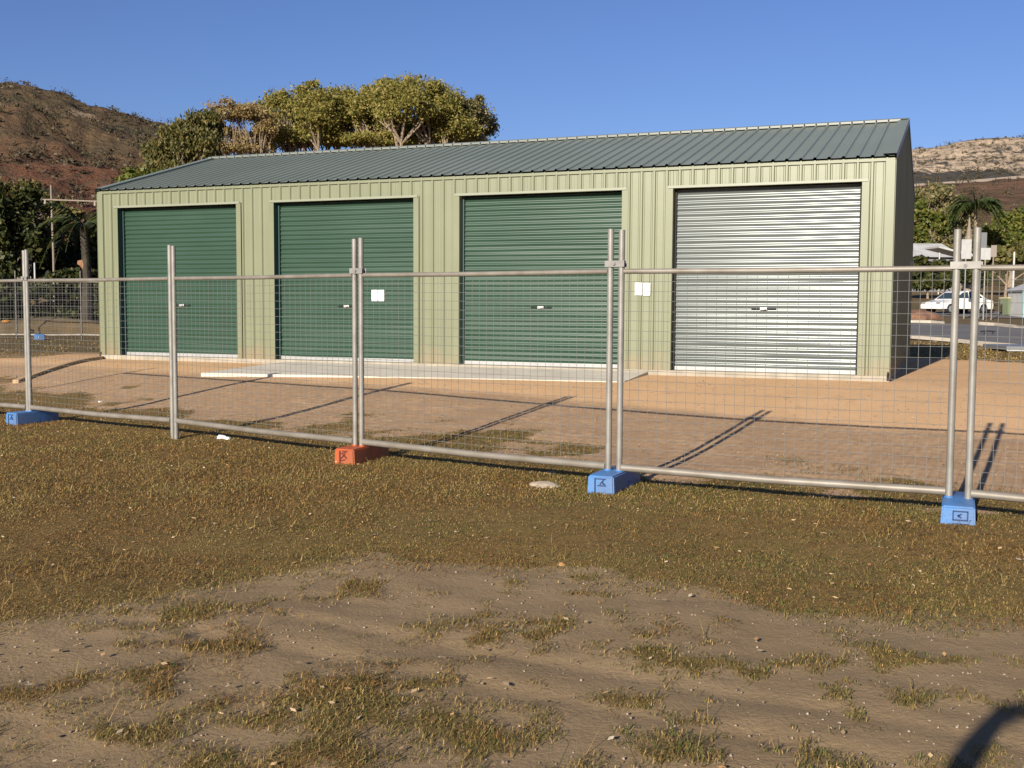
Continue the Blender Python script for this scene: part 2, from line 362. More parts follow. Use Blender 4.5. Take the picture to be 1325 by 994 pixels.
# ------------------------------------------------------------------ ground
EDGE_X = [-3.2, -2.3, -2.0, -1.75, -1.45, -0.9, -0.45, 0.18, 0.78, 1.15, 1.33, 1.85, 2.4, 3.2]
EDGE_Y = [5.05, 5.15, 5.33, 5.72, 6.05, 6.42, 6.38, 6.20, 5.98, 5.70, 5.33, 5.33, 5.28, 5.28]
PATCH = [(-0.62, 4.05, 0.42, 0.42, 0.72), (-1.25, 3.9, 0.5, 0.35, 0.5), (-0.9, 3.5, 0.6, 0.25, 0.62), (-1.9, 4.15, 0.45, 0.30, 0.55), (-0.15, 3.75, 0.35, 0.25, 0.45),
         (0.95, 4.45, 0.36, 0.20, 0.95), (1.35, 4.52, 0.42, 0.16, 0.9), (1.8, 4.5, 0.4, 0.13, 0.7), (0.55, 4.6, 0.22, 0.16, 0.6), (1.15, 4.2, 0.30, 0.15, 0.55),
         (-0.15, 5.1, 0.30, 0.22, 0.6), (-0.35, 4.85, 0.25, 0.12, 0.6), (0.18, 5.0, 0.22, 0.14, 0.45), (-1.6, 5.25, 0.45, 0.18, 0.55), (0.30, 4.05, 0.30, 0.2, 0.4), (-0.55, 5.55, 0.5, 0.2, 0.4), (0.62, 3.65, 0.3, 0.2, 0.4), (-1.4, 4.75, 0.3, 0.1, 0.45)]
def cover(x, y):
    x = np.asarray(x, float); y = np.asarray(y, float)
    d = behind(x, y)
    ye = np.interp(x, EDGE_X, EDGE_Y) + 0.5 * (fbm(x * 2.6, y * 2.6, 3, 5) - 0.5)
    front = sstep((y - ye) / 0.75 + 0.5)
    inp = np.zeros_like(x)
    for cx, cy, rx, ry, a in PATCH:
        q = ((x - cx) / rx) ** 2 + ((y - cy) / ry) ** 2
        inp = np.maximum(inp, a * np.exp(-q * 0.9))
    nz = fbm(x * 3.2, y * 3.2, 21, 5)
    nz2 = fbm(x * 8, y * 8, 23, 4)
    inp = np.clip((inp * 0.95 + 0.42) - 1.0 * np.clip((nz - 0.25) * 1.6, 0, 1) - 1.9 * (nz2 - 0.42), 0, 0.8)
    cf = np.maximum(front, inp)
    wd = np.interp(x, [-8, -5, -2.5, 0, 1.5, 3, 5, 8], [2.6, 2.0, 1.7, 1.6, 0.8, 0.9, 1.3, 1.8])
    nb = fbm(x * 1.5 + 9, y * 1.5, 33, 6)
    cb = sstep((wd - d) / 1.1 + 0.5 + 3.4 * (nb - 0.5)) * np.interp(x, [-3, 3], [0.75, 0.85])
    c = np.where(d < 0.1, cf, np.minimum(cb, 1))
    lim = 24.0 - 0.9 * np.clip(x - 9.5, -6, 6)
    c = np.where((x > 6) & (y > lim + 1.2 * (nb - 0.5)), 0.9, c)
    c = np.where((x < -10.2 + 1.5 * (nb - 0.5)) & (y > 22.5), 0.6, c)
    return c
def grow(a, b, st, gr, end):            # spacing that grows away from a dense core
    u = list(np.arange(a, b, st)); s = st
    while u[-1] < end: s *= gr; u.append(u[-1] + s)
    return u
gx = grow(0, 6, 0.055, 1.07, 1600); gx = np.array([-q for q in gx[:0:-1]] + gx)
gy = np.array([-900, -300, -100, -40, -15, -6, -2, 0, 1, 1.8] + grow(2.4, 14, 0.06, 1.035, 1900))
GX, GY = np.meshgrid(gx, gy); GZ = H(GX, GY)
nx, ny = len(gx), len(gy)
idx = np.arange(nx * ny).reshape(ny, nx)
F = np.stack([idx[:-1, :-1], idx[:-1, 1:], idx[1:, 1:], idx[1:, :-1]], -1).reshape(-1, 4)
cv = cover(GX, GY)
near = sstep((9.5 - np.hypot(GX, GY)) / 2) * (behind(GX, GY) < 0.3)
GZ = GZ + near * (0.018 * (fbm(GX * 4, GY * 4, 41, 4) - 0.5) * (1 - 0.5 * cv) + 0.012 * cv)
# wheel ruts pressed in the bare soil
rut = 0
for k, off in enumerate((0.0, 0.42)):
    yy = 4.35 - 0.55 * (GX + 0.3) + off
    rut = rut - 0.011 * np.exp(-((GY - yy) / 0.07) ** 2) + 0.004 * np.exp(-((GY - yy - 0.13) / 0.06) ** 2)
GZ = GZ + near * rut * (1 - cv)
gme = np_mesh('ground', np.stack([GX, GY, GZ], -1).reshape(-1, 3), F)
dd = behind(GX, GY)
set_attr(gme, 'cover', cv); set_attr(gme, 'mid', sstep((dd - 0.1) / 0.4))
set_attr(gme, 'pad', sstep((dd - np.interp(GX, [-6, 0, 4, 7], [3.4, 3.6, 3.2, 3.0])) / 2.0) * sstep((60 - GY) / 8))
set_attr(gme, 'far', np.maximum(sstep((GY - 30) / 12), sstep((GY - 23.5) / 2.5) * (GX < -9)))
gob = link('ground', gme, ground_mat(), kind='structure', smooth=False)
gme.polygons.foreach_set('use_smooth', [True] * len(gme.polygons))

# hills -------------------------------------------------------------
def hill(name, m, sil, d0, d1, z0, nseg_a, nseg_t, rough, rockfn, flat=1.0):
    # sil: list of (photo x, photo y) along the skyline; the slope climbs from distance d0 to the ridge at d1, then falls away behind it
    xs = np.array([q[0] for q in sil], float); ys = np.array([q[1] for q in sil], float)
    V = []; rise = []; rock = []
    t = np.concatenate([np.linspace(0, 1, nseg_t), [1.15, 1.5]])
    for px in np.linspace(xs[0], xs[-1], nseg_a):
        py = np.interp(px, xs, ys); e = ray(px, py)
        az = e.x / e.y; zr = CAM_H + e.z / e.y * d1
        for q in t:
            Y = d0 + (d1 - d0) * q
            s = q ** flat if q <= 1 else 1 - (q - 1) * 1.4
            V.append((az * Y, Y, z0 + (zr - z0) * s)); rise.append(min(q, 1)); rock.append(rockfn(px, q))
    V = np.array(V); n_t = len(t); rise = np.array(rise)
    amp = rough * np.clip(rise * 4, 0, 1)
    nz = fbm(V[:, 0] * 0.03 + 7, V[:, 1] * 0.03 + V[:, 2] * 0.03, 51, 5) - 0.5
    nf = fbm(V[:, 0] * 0.22 + 7, V[:, 1] * 0.22 + V[:, 2] * 0.1, 77, 3) - 0.5
    lim = np.where(rise > 0.97, 0.22, 1.0)
    V[:, 2] += amp * lim * (nz * 1.6 + nf * 0.35)
    i = np.arange(nseg_a * n_t).reshape(nseg_a, n_t)
    Fh = np.stack([i[:-1, :-1], i[1:, :-1], i[1:, 1:], i[:-1, 1:]], -1).reshape(-1, 4)
    me = np_mesh(name, V, Fh); set_attr(me, 'rise', rise); set_attr(me, 'rock', rock)
    o = link(name, me, m, kind='structure'); me.polygons.foreach_set('use_smooth', [True] * len(me.polygons))
    return V.reshape(nseg_a, n_t, 3)
hm1 = hill_mat('burnt_hillside', (0.125, 0.078, 0.044), (0.082, 0.066, 0.038), (0.115, 0.055, 0.034), (0.26, 0.185, 0.125), 0.74, 1.0)
hm2 = hill_mat('rocky_hillside', (0.15, 0.115, 0.085), (0.22, 0.165, 0.12), (0.060, 0.055, 0.050), (0.40, 0.31, 0.22), 0.66, 1.5, 0.79, 0.86)
hm3 = hill_mat('red_hillside', (0.125, 0.070, 0.048), (0.105, 0.070, 0.042), (0.085, 0.072, 0.036), (0.30, 0.17, 0.10), 0.80, 1.2)
HL = hill('hill', hm1, [(-700, 60), (-350, 66), (-120, 88), (0, 106), (30, 111), (62, 121), (90, 127), (112, 138), (140, 142), (165, 149), (190, 156), (212, 162), (260, 182), (330, 212), (430, 250), (560, 300), (700, 350)],
          120, 330, 3.0, 260, 90, 7.0, lambda px, q: math.exp(-((px - 90) / 45) ** 2 - ((q - 0.74) / 0.10) ** 2) + 0.8 * math.exp(-((px - 160) / 40) ** 2 - ((q - 0.62) / 0.08) ** 2), 0.85)
HR = hill('hill', hm2, [(640, 372), (760, 330), (900, 270), (1050, 222), (1178, 195), (1215, 189), (1250, 182), (1290, 179), (1325, 177), (1420, 168), (1600, 150), (1900, 140)],
          330, 640, 16.0, 220, 70, 10.0, lambda px, q: 1.0 * (q > 0.55), 0.9)
HN = hill('hill', hm3, [(760, 372), (900, 330), (1040, 274), (1178, 246), (1250, 241), (1325, 234), (1450, 226), (1700, 214), (1950, 200)],
          150, 310, 3.0, 160, 50, 4.0, lambda px, q: 0.0, 0.9)
# dirt road cut along the shoulder of the near hill
me = MB(); vs = []
for px in np.linspace(1010, 1700, 60):
    py = np.interp(px, [1010, 1178, 1250, 1325, 1450, 1700], [285, 240.5, 235.5, 229, 221, 208])
    a = at(px, py + 3.5, 312); b = at(px, py - 2.0, 322); vs += [a + Vector((0, 0, 0.0)), b]
me.add(vs, [(2 * i, 2 * i + 2, 2 * i + 3, 2 * i + 1) for i in range(59)])
me.build('road', mat('dirt_road', (0.40, 0.31, 0.22), 0.9, col2=(0.32, 0.25, 0.18), scale=0.1), kind='structure')

# ------------------------------------------------------------------ leaves and trees
def leaves(cent, size, stretch=1.6, droop=0.0, seed=1):
    g = np.random.default_rng(seed); n = len(cent)
    a = g.normal(size=(n, 3)); a[:, 2] = a[:, 2] * (1 - droop) - droop * 2.2
    a /= np.linalg.norm(a, axis=1, keepdims=True)
    b = np.cross(a, g.normal(size=(n, 3))); b /= np.linalg.norm(b, axis=1, keepdims=True) + 1e-9
    s = size * g.uniform(0.6, 1.35, size=(n, 1))
    u = a * s * stretch * 0.5; v = b * s * 0.5
    V = np.stack([cent - u, cent + v, cent + u, cent - v], 1).reshape(-1, 3)
    return V, np.arange(4 * n).reshape(n, 4)
def tree(name, label, base, blobs, n, size, leafm, barkm, tr, seed, group=None, cat='tree', droop=0.0, stretch=1.6, clumps=9, fill=0.55, limbs=True, lean=(0, 0)):
    g = np.random.default_rng(seed); base = Vector(base)
    t = thing(name, label, cat, base, 0, group)
    vol = np.array([(b[3] * b[4] * b[5]) ** 0.67 for b in blobs]); vol /= vol.sum()
    P = []; tips = []
    for (bx, by, bz, rx, ry, rz), f in zip(blobs, vol):
        k = max(3, int(clumps * (f * len(blobs)) ** 0.5)); m = int(n * f)
        q = g.normal(size=(k, 3)); q /= np.linalg.norm(q, axis=1, keepdims=True); q *= g.uniform(0.45, 1.0, size=(k, 1))
        q[:, 2] = np.where(q[:, 2] < -0.5, q[:, 2] * 0.5, q[:, 2])
        cc = np.array([bx, by, bz]) + q * np.array([rx, ry, rz]); tips += [Vector(c) for c in cc]
        wts = g.dirichlet(np.ones(k) * 1.3); which = g.choice(k, size=m, p=wts)
        off = g.normal(size=(m, 3)) * 0.48; ol = np.linalg.norm(off, axis=1, keepdims=True); off *= np.minimum(1, 1.5 / np.maximum(ol, 1e-6))
        sg = np.array([rx, ry, rz]) * fill * g.uniform(0.6, 1.15, size=(k, 1))[which]
        P.append(cc[which] + off * sg)
    P = np.concatenate(P) - np.array(base)
    V, Fl = leaves(P, size, stretch, droop, seed + 5)
    me = np_mesh('crown', V, Fl); link('crown', me, leafm, t)
    mb = MB(); top = min(b[2] for b in blobs)
    cen = Vector((np.mean([b[0] for b in blobs]), np.mean([b[1] for b in blobs]), top)) - base
    fork = Vector((cen.x * 0.35 + lean[0], cen.y * 0.35 + lean[1], max(0.35 * (top - base.z), 0.5)))
    mb.tube([(0, 0, -0.3), (fork.x * 0.4, fork.y * 0.4, fork.z * 0.5), fork], [tr * 1.15, tr * 0.95, tr * 0.8], 9)
    mb.build('trunk', barkm, t)
    if limbs:
        lb = MB()
        for (bx, by, bz, rx, ry, rz) in blobs:
            e = Vector((bx, by, bz)) - base; md = fork.lerp(e, 0.5) + Vector((g.normal() * 0.25, g.normal() * 0.25, 0.1 * rz))
            lb.tube([fork * 0.96, md, e], [tr * 0.6, tr * 0.38, tr * 0.16], 6)
            mine = [q - base for q in tips if (q - Vector((bx, by, bz))).length < max(rx, ry, rz) * 1.1]
            for q in mine[:9]:
                lb.tube([md.lerp(e, 0.5), md.lerp(q, 0.75) + Vector((0, 0, 0.1 * rz)), q], [tr * 0.22, tr * 0.12, tr * 0.04], 5)
        lb.build('limbs', barkm, t)
    return t
def blobs_px(Y, L):                     # (photo x, photo y, half width px, half height px, depth offset m, depth radius factor)
    out = []
    for q in L:
        px, py, rx, ry = q[:4]; dy = q[4] if len(q) > 4 else 0.0
        p = at(px, py, Y + dy); k = (Y + dy) / FPX
        out.append((p.x, p.y, p.z, rx * k, max(rx, ry) * k * 0.9, ry * k))
    return out
def foot(px, Y):
    p = at(px, 400, Y); return (p.x, p.y, Hs(p.x, p.y))
BT = 'broad crowned trees behind the shed'
tree('tree', 'tallest broad olive tree rising behind the middle of the shed roof', foot(530, 46), blobs_px(46, [(482, 148, 38, 26, 1), (525, 136, 44, 28, -1), (570, 146, 38, 26, 0), (505, 172, 56, 20, 2), (545, 118, 34, 14, 0), (468, 130, 24, 16, 1), (594, 166, 28, 18, 0), (500, 118, 28, 14, 0), (480, 182, 44, 10, 1), (560, 180, 40, 12, 1), (520, 185, 50, 9, 2)]), 68000, 0.070, M['leaf_big'], M['bark'], 0.24, 11, BT, clumps=34, fill=0.46)
tree('tree', 'olive green tree with a domed crown, next left of the tallest tree', foot(395, 47), blobs_px(47, [(385, 142, 32, 22), (415, 148, 32, 26, -1), (370, 160, 26, 20, 1), (432, 130, 30, 18, 2), (395, 176, 40, 14), (362, 132, 22, 14), (372, 184, 32, 10, 1), (424, 180, 38, 12, 1), (402, 120, 22, 11), (448, 158, 34, 24, 2), (460, 136, 26, 16, 1), (350, 158, 26, 20, 2), (342, 142, 18, 12, 1)]), 52000, 0.070, M['leaf_big'], M['bark'], 0.20, 12, BT, clumps=34, fill=0.46)
tree('tree', 'thin grey green tree with see-through crown at the right end of the row', foot(605, 47), blobs_px(47, [(600, 150, 32, 26), (622, 165, 22, 18, 1), (585, 172, 26, 16), (612, 138, 20, 12), (600, 180, 34, 8)]), 18000, 0.065, M['leaf_grey'], M['bark'], 0.13, 13, BT, clumps=24, fill=0.42)
tree('tree', 'dry straw brown tree with bare twigs above the left end of the roof', foot(312, 45), blobs_px(45, [(300, 146, 36, 15), (332, 146, 28, 14), (312, 185, 34, 20, 1), (340, 180, 16, 22, 1), (285, 168, 16, 14), (318, 192, 40, 9), (345, 165, 16, 14)]), 15000, 0.065, M['leaf_dry'], M['bark'], 0.085, 14, BT, clumps=26, fill=0.40)
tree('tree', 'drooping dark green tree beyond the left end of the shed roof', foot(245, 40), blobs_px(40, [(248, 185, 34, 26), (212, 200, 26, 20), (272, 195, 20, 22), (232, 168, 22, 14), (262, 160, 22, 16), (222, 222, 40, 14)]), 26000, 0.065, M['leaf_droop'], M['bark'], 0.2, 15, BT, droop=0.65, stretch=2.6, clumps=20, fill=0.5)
tree('bush', 'bright green bush showing just above the left roof slope', foot(180, 36), blobs_px(36, [(175, 228, 22, 10), (198, 224, 18, 8)]), 1800, 0.12, M['leaf_lime'], M['bark'], 0.08, 16, cat='bush', clumps=8, fill=0.45)

DT = 'dark trees at the left behind the second fence'
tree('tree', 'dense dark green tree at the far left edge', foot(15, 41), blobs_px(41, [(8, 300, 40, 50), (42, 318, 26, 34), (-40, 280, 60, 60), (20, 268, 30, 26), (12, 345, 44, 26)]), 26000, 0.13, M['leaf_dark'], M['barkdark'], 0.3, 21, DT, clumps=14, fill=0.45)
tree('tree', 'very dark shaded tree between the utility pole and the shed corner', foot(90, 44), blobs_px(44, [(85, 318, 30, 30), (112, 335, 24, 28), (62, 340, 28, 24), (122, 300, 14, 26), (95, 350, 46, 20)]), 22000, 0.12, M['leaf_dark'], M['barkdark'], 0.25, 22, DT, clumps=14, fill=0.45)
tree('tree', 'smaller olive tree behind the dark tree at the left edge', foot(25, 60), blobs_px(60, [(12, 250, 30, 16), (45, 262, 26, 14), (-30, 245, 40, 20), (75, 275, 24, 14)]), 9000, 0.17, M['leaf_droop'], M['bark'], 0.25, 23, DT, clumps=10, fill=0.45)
RT = 'trees at the right beyond the road'
tree('tree', 'yellow green tree directly beside the shaded gable end', foot(1190, 108), blobs_px(108, [(1195, 275, 22, 24), (1180, 300, 26, 26), (1215, 292, 20, 22), (1165, 270, 30, 34), (1190, 322, 26, 12)]), 10000, 0.24, M['leaf_lime'], M['bark'], 0.3, 31, RT, clumps=10, fill=0.45)
tree('tree', 'brownish olive tree with loose crown left of the palm', foot(1225, 118), blobs_px(118, [(1222, 262, 26, 16), (1235, 288, 22, 20), (1208, 250, 24, 12), (1228, 312, 26, 14)]), 7000, 0.24, M['leaf_grey'], M['bark'], 0.3, 32, RT, clumps=10, fill=0.45)
tree('tree', 'rounded bright green tree right of the palm', foot(1305, 112), blobs_px(112, [(1300, 296, 20, 20), (1325, 300, 24, 22), (1290, 312, 22, 16), (1345, 290, 26, 28), (1318, 326, 30, 12)]), 9000, 0.24, M['leaf_lime'], M['bark'], 0.3, 33, RT, clumps=10, fill=0.5)
tree('bush', 'dark green hedge bush below the green tree at the right edge', foot(1300, 88), blobs_px(88, [(1292, 335, 22, 16), (1318, 335, 22, 16), (1345, 338, 24, 16), (1268, 335, 16, 14)]), 2600, 0.36, M['leaf_droop'], M['bark'], 0.12, 34, cat='bush', clumps=9, fill=0.5)
tree('bush', 'dark bush added behind the white sedan in place of the shade under the carport', foot(1238, 70), blobs_px(70, [(1222, 364, 16, 9), (1246, 356, 16, 14), (1268, 362, 14, 10), (1205, 366, 12, 8)]), 3600, 0.17, M['leaf_dark'], M['bark'], 0.1, 36, cat='bush', clumps=10, fill=0.5)  # added bush, its dark leaves stand in for the shade beneath the carport
tree('bush', 'low dark bush in front of the grey roofed house', foot(1200, 84), blobs_px(84, [(1196, 343, 18, 10), (1222, 344, 18, 9), (1178, 346, 16, 12), (1190, 362, 20, 14), (1214, 360, 16, 12)]), 3200, 0.3, M['leaf_dark'], M['bark'], 0.1, 35, cat='bush', clumps=8, fill=0.5)

def frond(start, az, length, lift, droop, width, nl, seed):
    g = np.random.default_rng(seed); pts = []
    dirv = np.array([math.cos(az), math.sin(az), 0.0]); V = []; Fq = []
    N = 14
    for i in range(N + 1):
        u = i / N; pts.append(np.array(start) + dirv * length * u * (1 - 0.15 * u) + np.array([0, 0, lift * u * length - droop * length * u * u]))
    mb = MB(); mb.tube([tuple(p) for p in pts], [width * 0.06 * (1 - 0.8 * i / N) + 0.006 for i in range(N + 1)], 5)
    side = np.array([-dirv[1], dirv[0], 0.0])
    for i in range(nl):
        u = 0.12 + 0.86 * i / nl; k = u * N; a = int(k); p = pts[a] + (pts[min(a + 1, N)] - pts[a]) * (k - a)
        wl = width * math.sin(math.pi * min(1, u * 0.9 + 0.12)) * g.uniform(0.8, 1.1)
        for sd in (-1, 1):
            e = p + side * sd * wl * 0.8 + dirv * wl * 0.55 + np.array([0, 0, -wl * g.uniform(0.25, 0.75)])
            m_ = (p + e) / 2 + np.array([0, 0, 0.08 * wl]); h_ = dirv * length * 0.028
            mb.add([p - h_, m_ - h_ * 0.8, e, m_ + h_, p + h_], [(0, 1, 3, 4), (1, 2, 3)])
    mb.smooth = False
    return mb
def palm(label, base, top, nf, length, width, m, barkm, seed, group=None, drop=0.75, name='palm_tree', tr=0.16):
    g = np.random.default_rng(seed); base = Vector(base); top = Vector(top)
    t = thing(name, label, 'palm tree', base, 0, group)
    q = top - base
    MB().tube([(0, 0, -0.3), q * 0.5 + Vector((0.08, 0, 0)), q], [tr * 1.3, tr, tr * 0.85], 9).build('trunk', barkm, t)
    for i in range(nf):
        az = 2 * math.pi * (i / nf) + g.uniform(-0.2, 0.2)
        frond(q, az, length * g.uniform(0.85, 1.1), g.uniform(0.25, 1.3), drop * g.uniform(0.75, 1.2), width, 16, seed * 50 + i).build('frond', m, t)
    return t
p = foot(1262, 104); c = at(1262, 268, 104)
palm('green feather palm with drooping fronds beyond the road signs', p, c, 36, 3.0, 1.1, M['leaf_palm'], M['bark'], 5, RT, 1.15)
p = foot(112, 37); c = at(108, 292, 37)
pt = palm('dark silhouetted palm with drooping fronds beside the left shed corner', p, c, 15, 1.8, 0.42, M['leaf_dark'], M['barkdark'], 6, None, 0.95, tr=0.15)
dq = at(104, 343, 36.5) - Vector(pt.location)
mb = MB(); mb.add([dq + Vector(o) for o in ((-0.09, 0, 0.14), (0.05, 0.02, 0.17), (0.10, 0, 0.02), (0.06, 0.03, -0.14), (-0.02, 0, -0.02), (-0.1, -0.02, 0.03))], [(0, 1, 4, 5), (1, 2, 3, 4)])
mb.build('dead_frond', M['frond_dead'], pt, label='sunlit orange dead frond hanging at the trunk')

# scrub on the hills: far off, nobody could count it
def scrub(V3, n, size, m, seed, ymin=0.25, tall=1.0):
    g = np.random.default_rng(seed); A, T, _ = V3.shape; T -= 2
    a = g.uniform(0, A - 1.01, n); t = g.uniform(ymin, 0.97, n) * (T - 1.01)
    nr = n // 14; t[:nr] = T - 1 - g.uniform(0, 2.0, nr)
    P = V3[a.astype(int), np.clip(t.astype(int), 0, T - 1)] * (1 - (a % 1)[:, None]) + V3[a.astype(int) + 1, np.clip(t.astype(int), 0, T - 1)] * (a % 1)[:, None]
    cl = []
    for p_ in P:
        k = g.integers(14, 40); s = size * g.uniform(0.25, 1.0) ** 1.3
        cl.append(p_ + np.array([0, 0, s * 0.9 * tall]) + g.normal(size=(k, 3)) * s * np.array([0.6, 0.6, 0.55 * tall]))
    Vv, Ff = leaves(np.concatenate(cl), size * 0.26, 1.5, 0, seed)
    me = np_mesh('hill_scrub', Vv, Ff); link('hill_scrub', me, m, kind='stuff')
scrub(HL, 2000, 1.15, M['leaf_scrub'], 61, 0.1); scrub(HL, 400, 1.5, M['leaf_scrub'], 64, 0.1)
scrub(HR, 2200, 1.5, M['leaf_scrub'], 62, 0.3)
scrub(HN, 500, 1.3, M['leaf_scrub'], 63, 0.1)

# ------------------------------------------------------------------ the shed
S_ = 0.76
TH = -0.38503; L_ = 20.151 * S_; E_ = 4.480 * S_; W_ = 9.787 * S_; RR = 1.428 * S_; HT = 4.022 * S_; DB = 0.109 * S_
ux = Vector((math.cos(TH), math.sin(TH), 0))
o_right = Vector((7.5884 * S_, 22.1269 * S_, CAM_H * (1 - S_)))
o_left = o_right - ux * L_
shed = thing('storage_shed', 'long khaki steel shed with a dark grey roof and four roller doors', 'shed', o_left, TH)
DOORS = [(L_ - a * S_, L_ - b * S_) for a, b in ((19.494, 15.708), (14.594, 10.695), (9.517, 5.603), (4.482, 0.600))]
PITCH_R = L_ / 72.0; RIBH = 0.022
def rib_profile(x0, x1):
    pts = [(x0, 0.0)]
    k0 = int(math.floor(x0 / PITCH_R)) - 1; k1 = int(math.ceil(x1 / PITCH_R)) + 1
    for k in range(k0, k1 + 1):
        c = (k + 0.5) * PITCH_R
        for dx, h in ((-0.030, 0), (-0.014, RIBH), (0.014, RIBH), (0.030, 0)):
            if x0 + 0.002 < c + dx < x1 - 0.002: pts.append((c + dx, h))
        for dx in (-0.055, 0.055):                       # faint swages in each pan
            for q, h in ((-0.006, 0), (0, 0.0025), (0.006, 0)):
                xx = c + PITCH_R / 2 + dx + q
                if x0 + 0.002 < xx < x1 - 0.002: pts.append((xx, h))
    pts.append((x1, 0.0)); pts.sort(key=lambda q: q[0]); return pts
def front_sheet(x0, x1, z0, z1, m=M['wall']):
    pr = rib_profile(x0, x1); mb = MB(); n = len(pr)
    mb.add([(x, -h, z0) for x, h in pr] + [(x, -h, z1) for x, h in pr], [(i, i + 1, n + i + 1, n + i) for i in range(n - 1)])
    return mb.build('wall_sheet', m, shed)
SHW = PITCH_R * 4
cuts = sorted(set([round(k * SHW, 4) for k in range(19)] + [round(q, 4) for d in DOORS for q in d]))
for a, b in zip(cuts[:-1], cuts[1:]):
    if b - a < 0.01: continue
    mid = (a + b) / 2; ind = [d for d in DOORS if d[0] < mid < d[1]]
    front_sheet(a + 0.0008, b - 0.0008, HT if ind else DB * 0.55, E_ - 0.005)
slope = RR / (W_ / 2)
for side in (0, 1):                                       # gable ends
    nsh = 9; ww = W_ / nsh
    for k in range(nsh):
        y0, y1 = k * ww + 0.0008, (k + 1) * ww - 0.0008
        pr = rib_profile(y0, y1)
        if y0 < W_ / 2 < y1: pr.append((W_ / 2, 0)); pr.sort(key=lambda q: q[0])
        n = len(pr); X = L_ if side else 0.0; sg = 1 if side else -1
        mb = MB(); mb.add([(X + sg * h, y, DB * 0.55) for y, h in pr] + [(X + sg * h, y, E_ + min(y, W_ - y) * slope - 0.01) for y, h in pr], [(i, i + 1, n + i + 1, n + i) for i in range(n - 1)])
        mb.build('wall_sheet', M['wall'], shed)
MB().add([(0, W_, 0), (L_, W_, 0), (L_, W_, E_), (0, W_, E_)], [(0, 1, 2, 3)]).build('rear_wall', M['wall'], shed)
MB().box((L_ / 2, W_ / 2, DB / 2 - 0.2), (L_ + 0.03, W_ + 0.09, DB + 0.4)).build('floor_slab', M['slab'], shed)
# roof sheets on both slopes
ca = math.atan(slope)
for side in (0, 1):
    for k in range(18):
        x0, x1 = k * SHW + 0.0006, (k + 1) * SHW - 0.0006
        pr = rib_profile(x0, x1); n = len(pr); mb = MB()
        ya, yb = -0.055, W_ / 2 - 0.01
        def P(x, h, y):
            z = E_ + 0.028 + y * slope + h * 1.2
            return (x, y if side == 0 else W_ - y, z)
        mb.add([P(x, h, ya) for x, h in pr] + [P(x, h, yb) for x, h in pr], [(i, i + 1, n + i + 1, n + i) for i in range(n - 1)])
        mb.build('roof_sheet', M['roof'], shed)
# ridge capping: two flat leaves with turned down lips between the ribs
mb = MB(); zr = E_ + RR + 0.028 + 0.055
mb.add([(0, W_ / 2, zr), (L_, W_ / 2, zr), (L_, W_ / 2 - 0.17, zr - 0.17 * slope), (0, W_ / 2 - 0.17, zr - 0.17 * slope), (L_, W_ / 2 + 0.17, zr - 0.17 * slope), (0, W_ / 2 + 0.17, zr - 0.17 * slope)], [(0, 1, 2, 3), (0, 5, 4, 1)])
mb.build('ridge_cap', M['roof'], shed)
lip = MB()
for k in range(72):
    a = (k - 0.5) * PITCH_R + 0.012; b = (k + 0.5) * PITCH_R - 0.012
    a = max(a, 0.0)
    y = W_ / 2 - 0.172; z = zr - 0.17 * slope
    lip.box(((a + b) / 2, y, z - 0.012), (b - a, 0.004, 0.038))
lip.build('ridge_lip', M['cap'], shed)
# barge cappings down both gable edges
for X in (0, L_):
    sg = 1 if X else -1
    for s2 in (0, 1):
        ya, yb = -0.07, W_ / 2 + 0.01; w_ = 0.19
        f = (lambda y: y) if s2 == 0 else (lambda y: W_ - y)
        zt = lambda y: E_ + 0.028 + y * slope + 0.042
        xo = X + sg * 0.03; xi = X - sg * (w_ - 0.03)
        mb = MB(); mb.add([(xi, f(ya), zt(ya)), (xo, f(ya), zt(ya)), (xo, f(yb), zt(yb)), (xi, f(yb), zt(yb)),
                           (xo, f(ya), zt(ya) - 0.11), (xo, f(yb), zt(yb) - 0.11), (xi, f(ya), zt(ya) - 0.035), (xi, f(yb), zt(yb) - 0.035)],
                          [(0, 1, 2, 3), (1, 4, 5, 2), (0, 3, 7, 6)])
        mb.build('barge_cap', M['roof'], shed)
# eave trim, corner flashings
MB().box((L_ / 2, -0.028, E_ - 0.040), (L_ + 0.02, 0.006, 0.040)).build('eave_trim', M['trim'], shed)
for X, sg in ((0.0, -1), (L_, 1)):
    mb = MB(); mb.box((X - sg * 0.055, -0.029, (E_ - 0.06 + 0.03) / 2), (0.135, 0.006, E_ - 0.09)); mb.box((X + sg * 0.0225, 0.035, E_ / 2), (0.006, 0.132, E_ - 0.12))
    mb.build('corner_flashing', M['trim'], shed)
    mb = MB(); mb.tube([(X + sg * -0.005, -0.05, 0.02), (X + sg * -0.005, -0.05, 0.11), (X + sg * -0.005, -0.03, 0.14)], 0.018, 8).build('pipe_stub', M['dark'], shed)
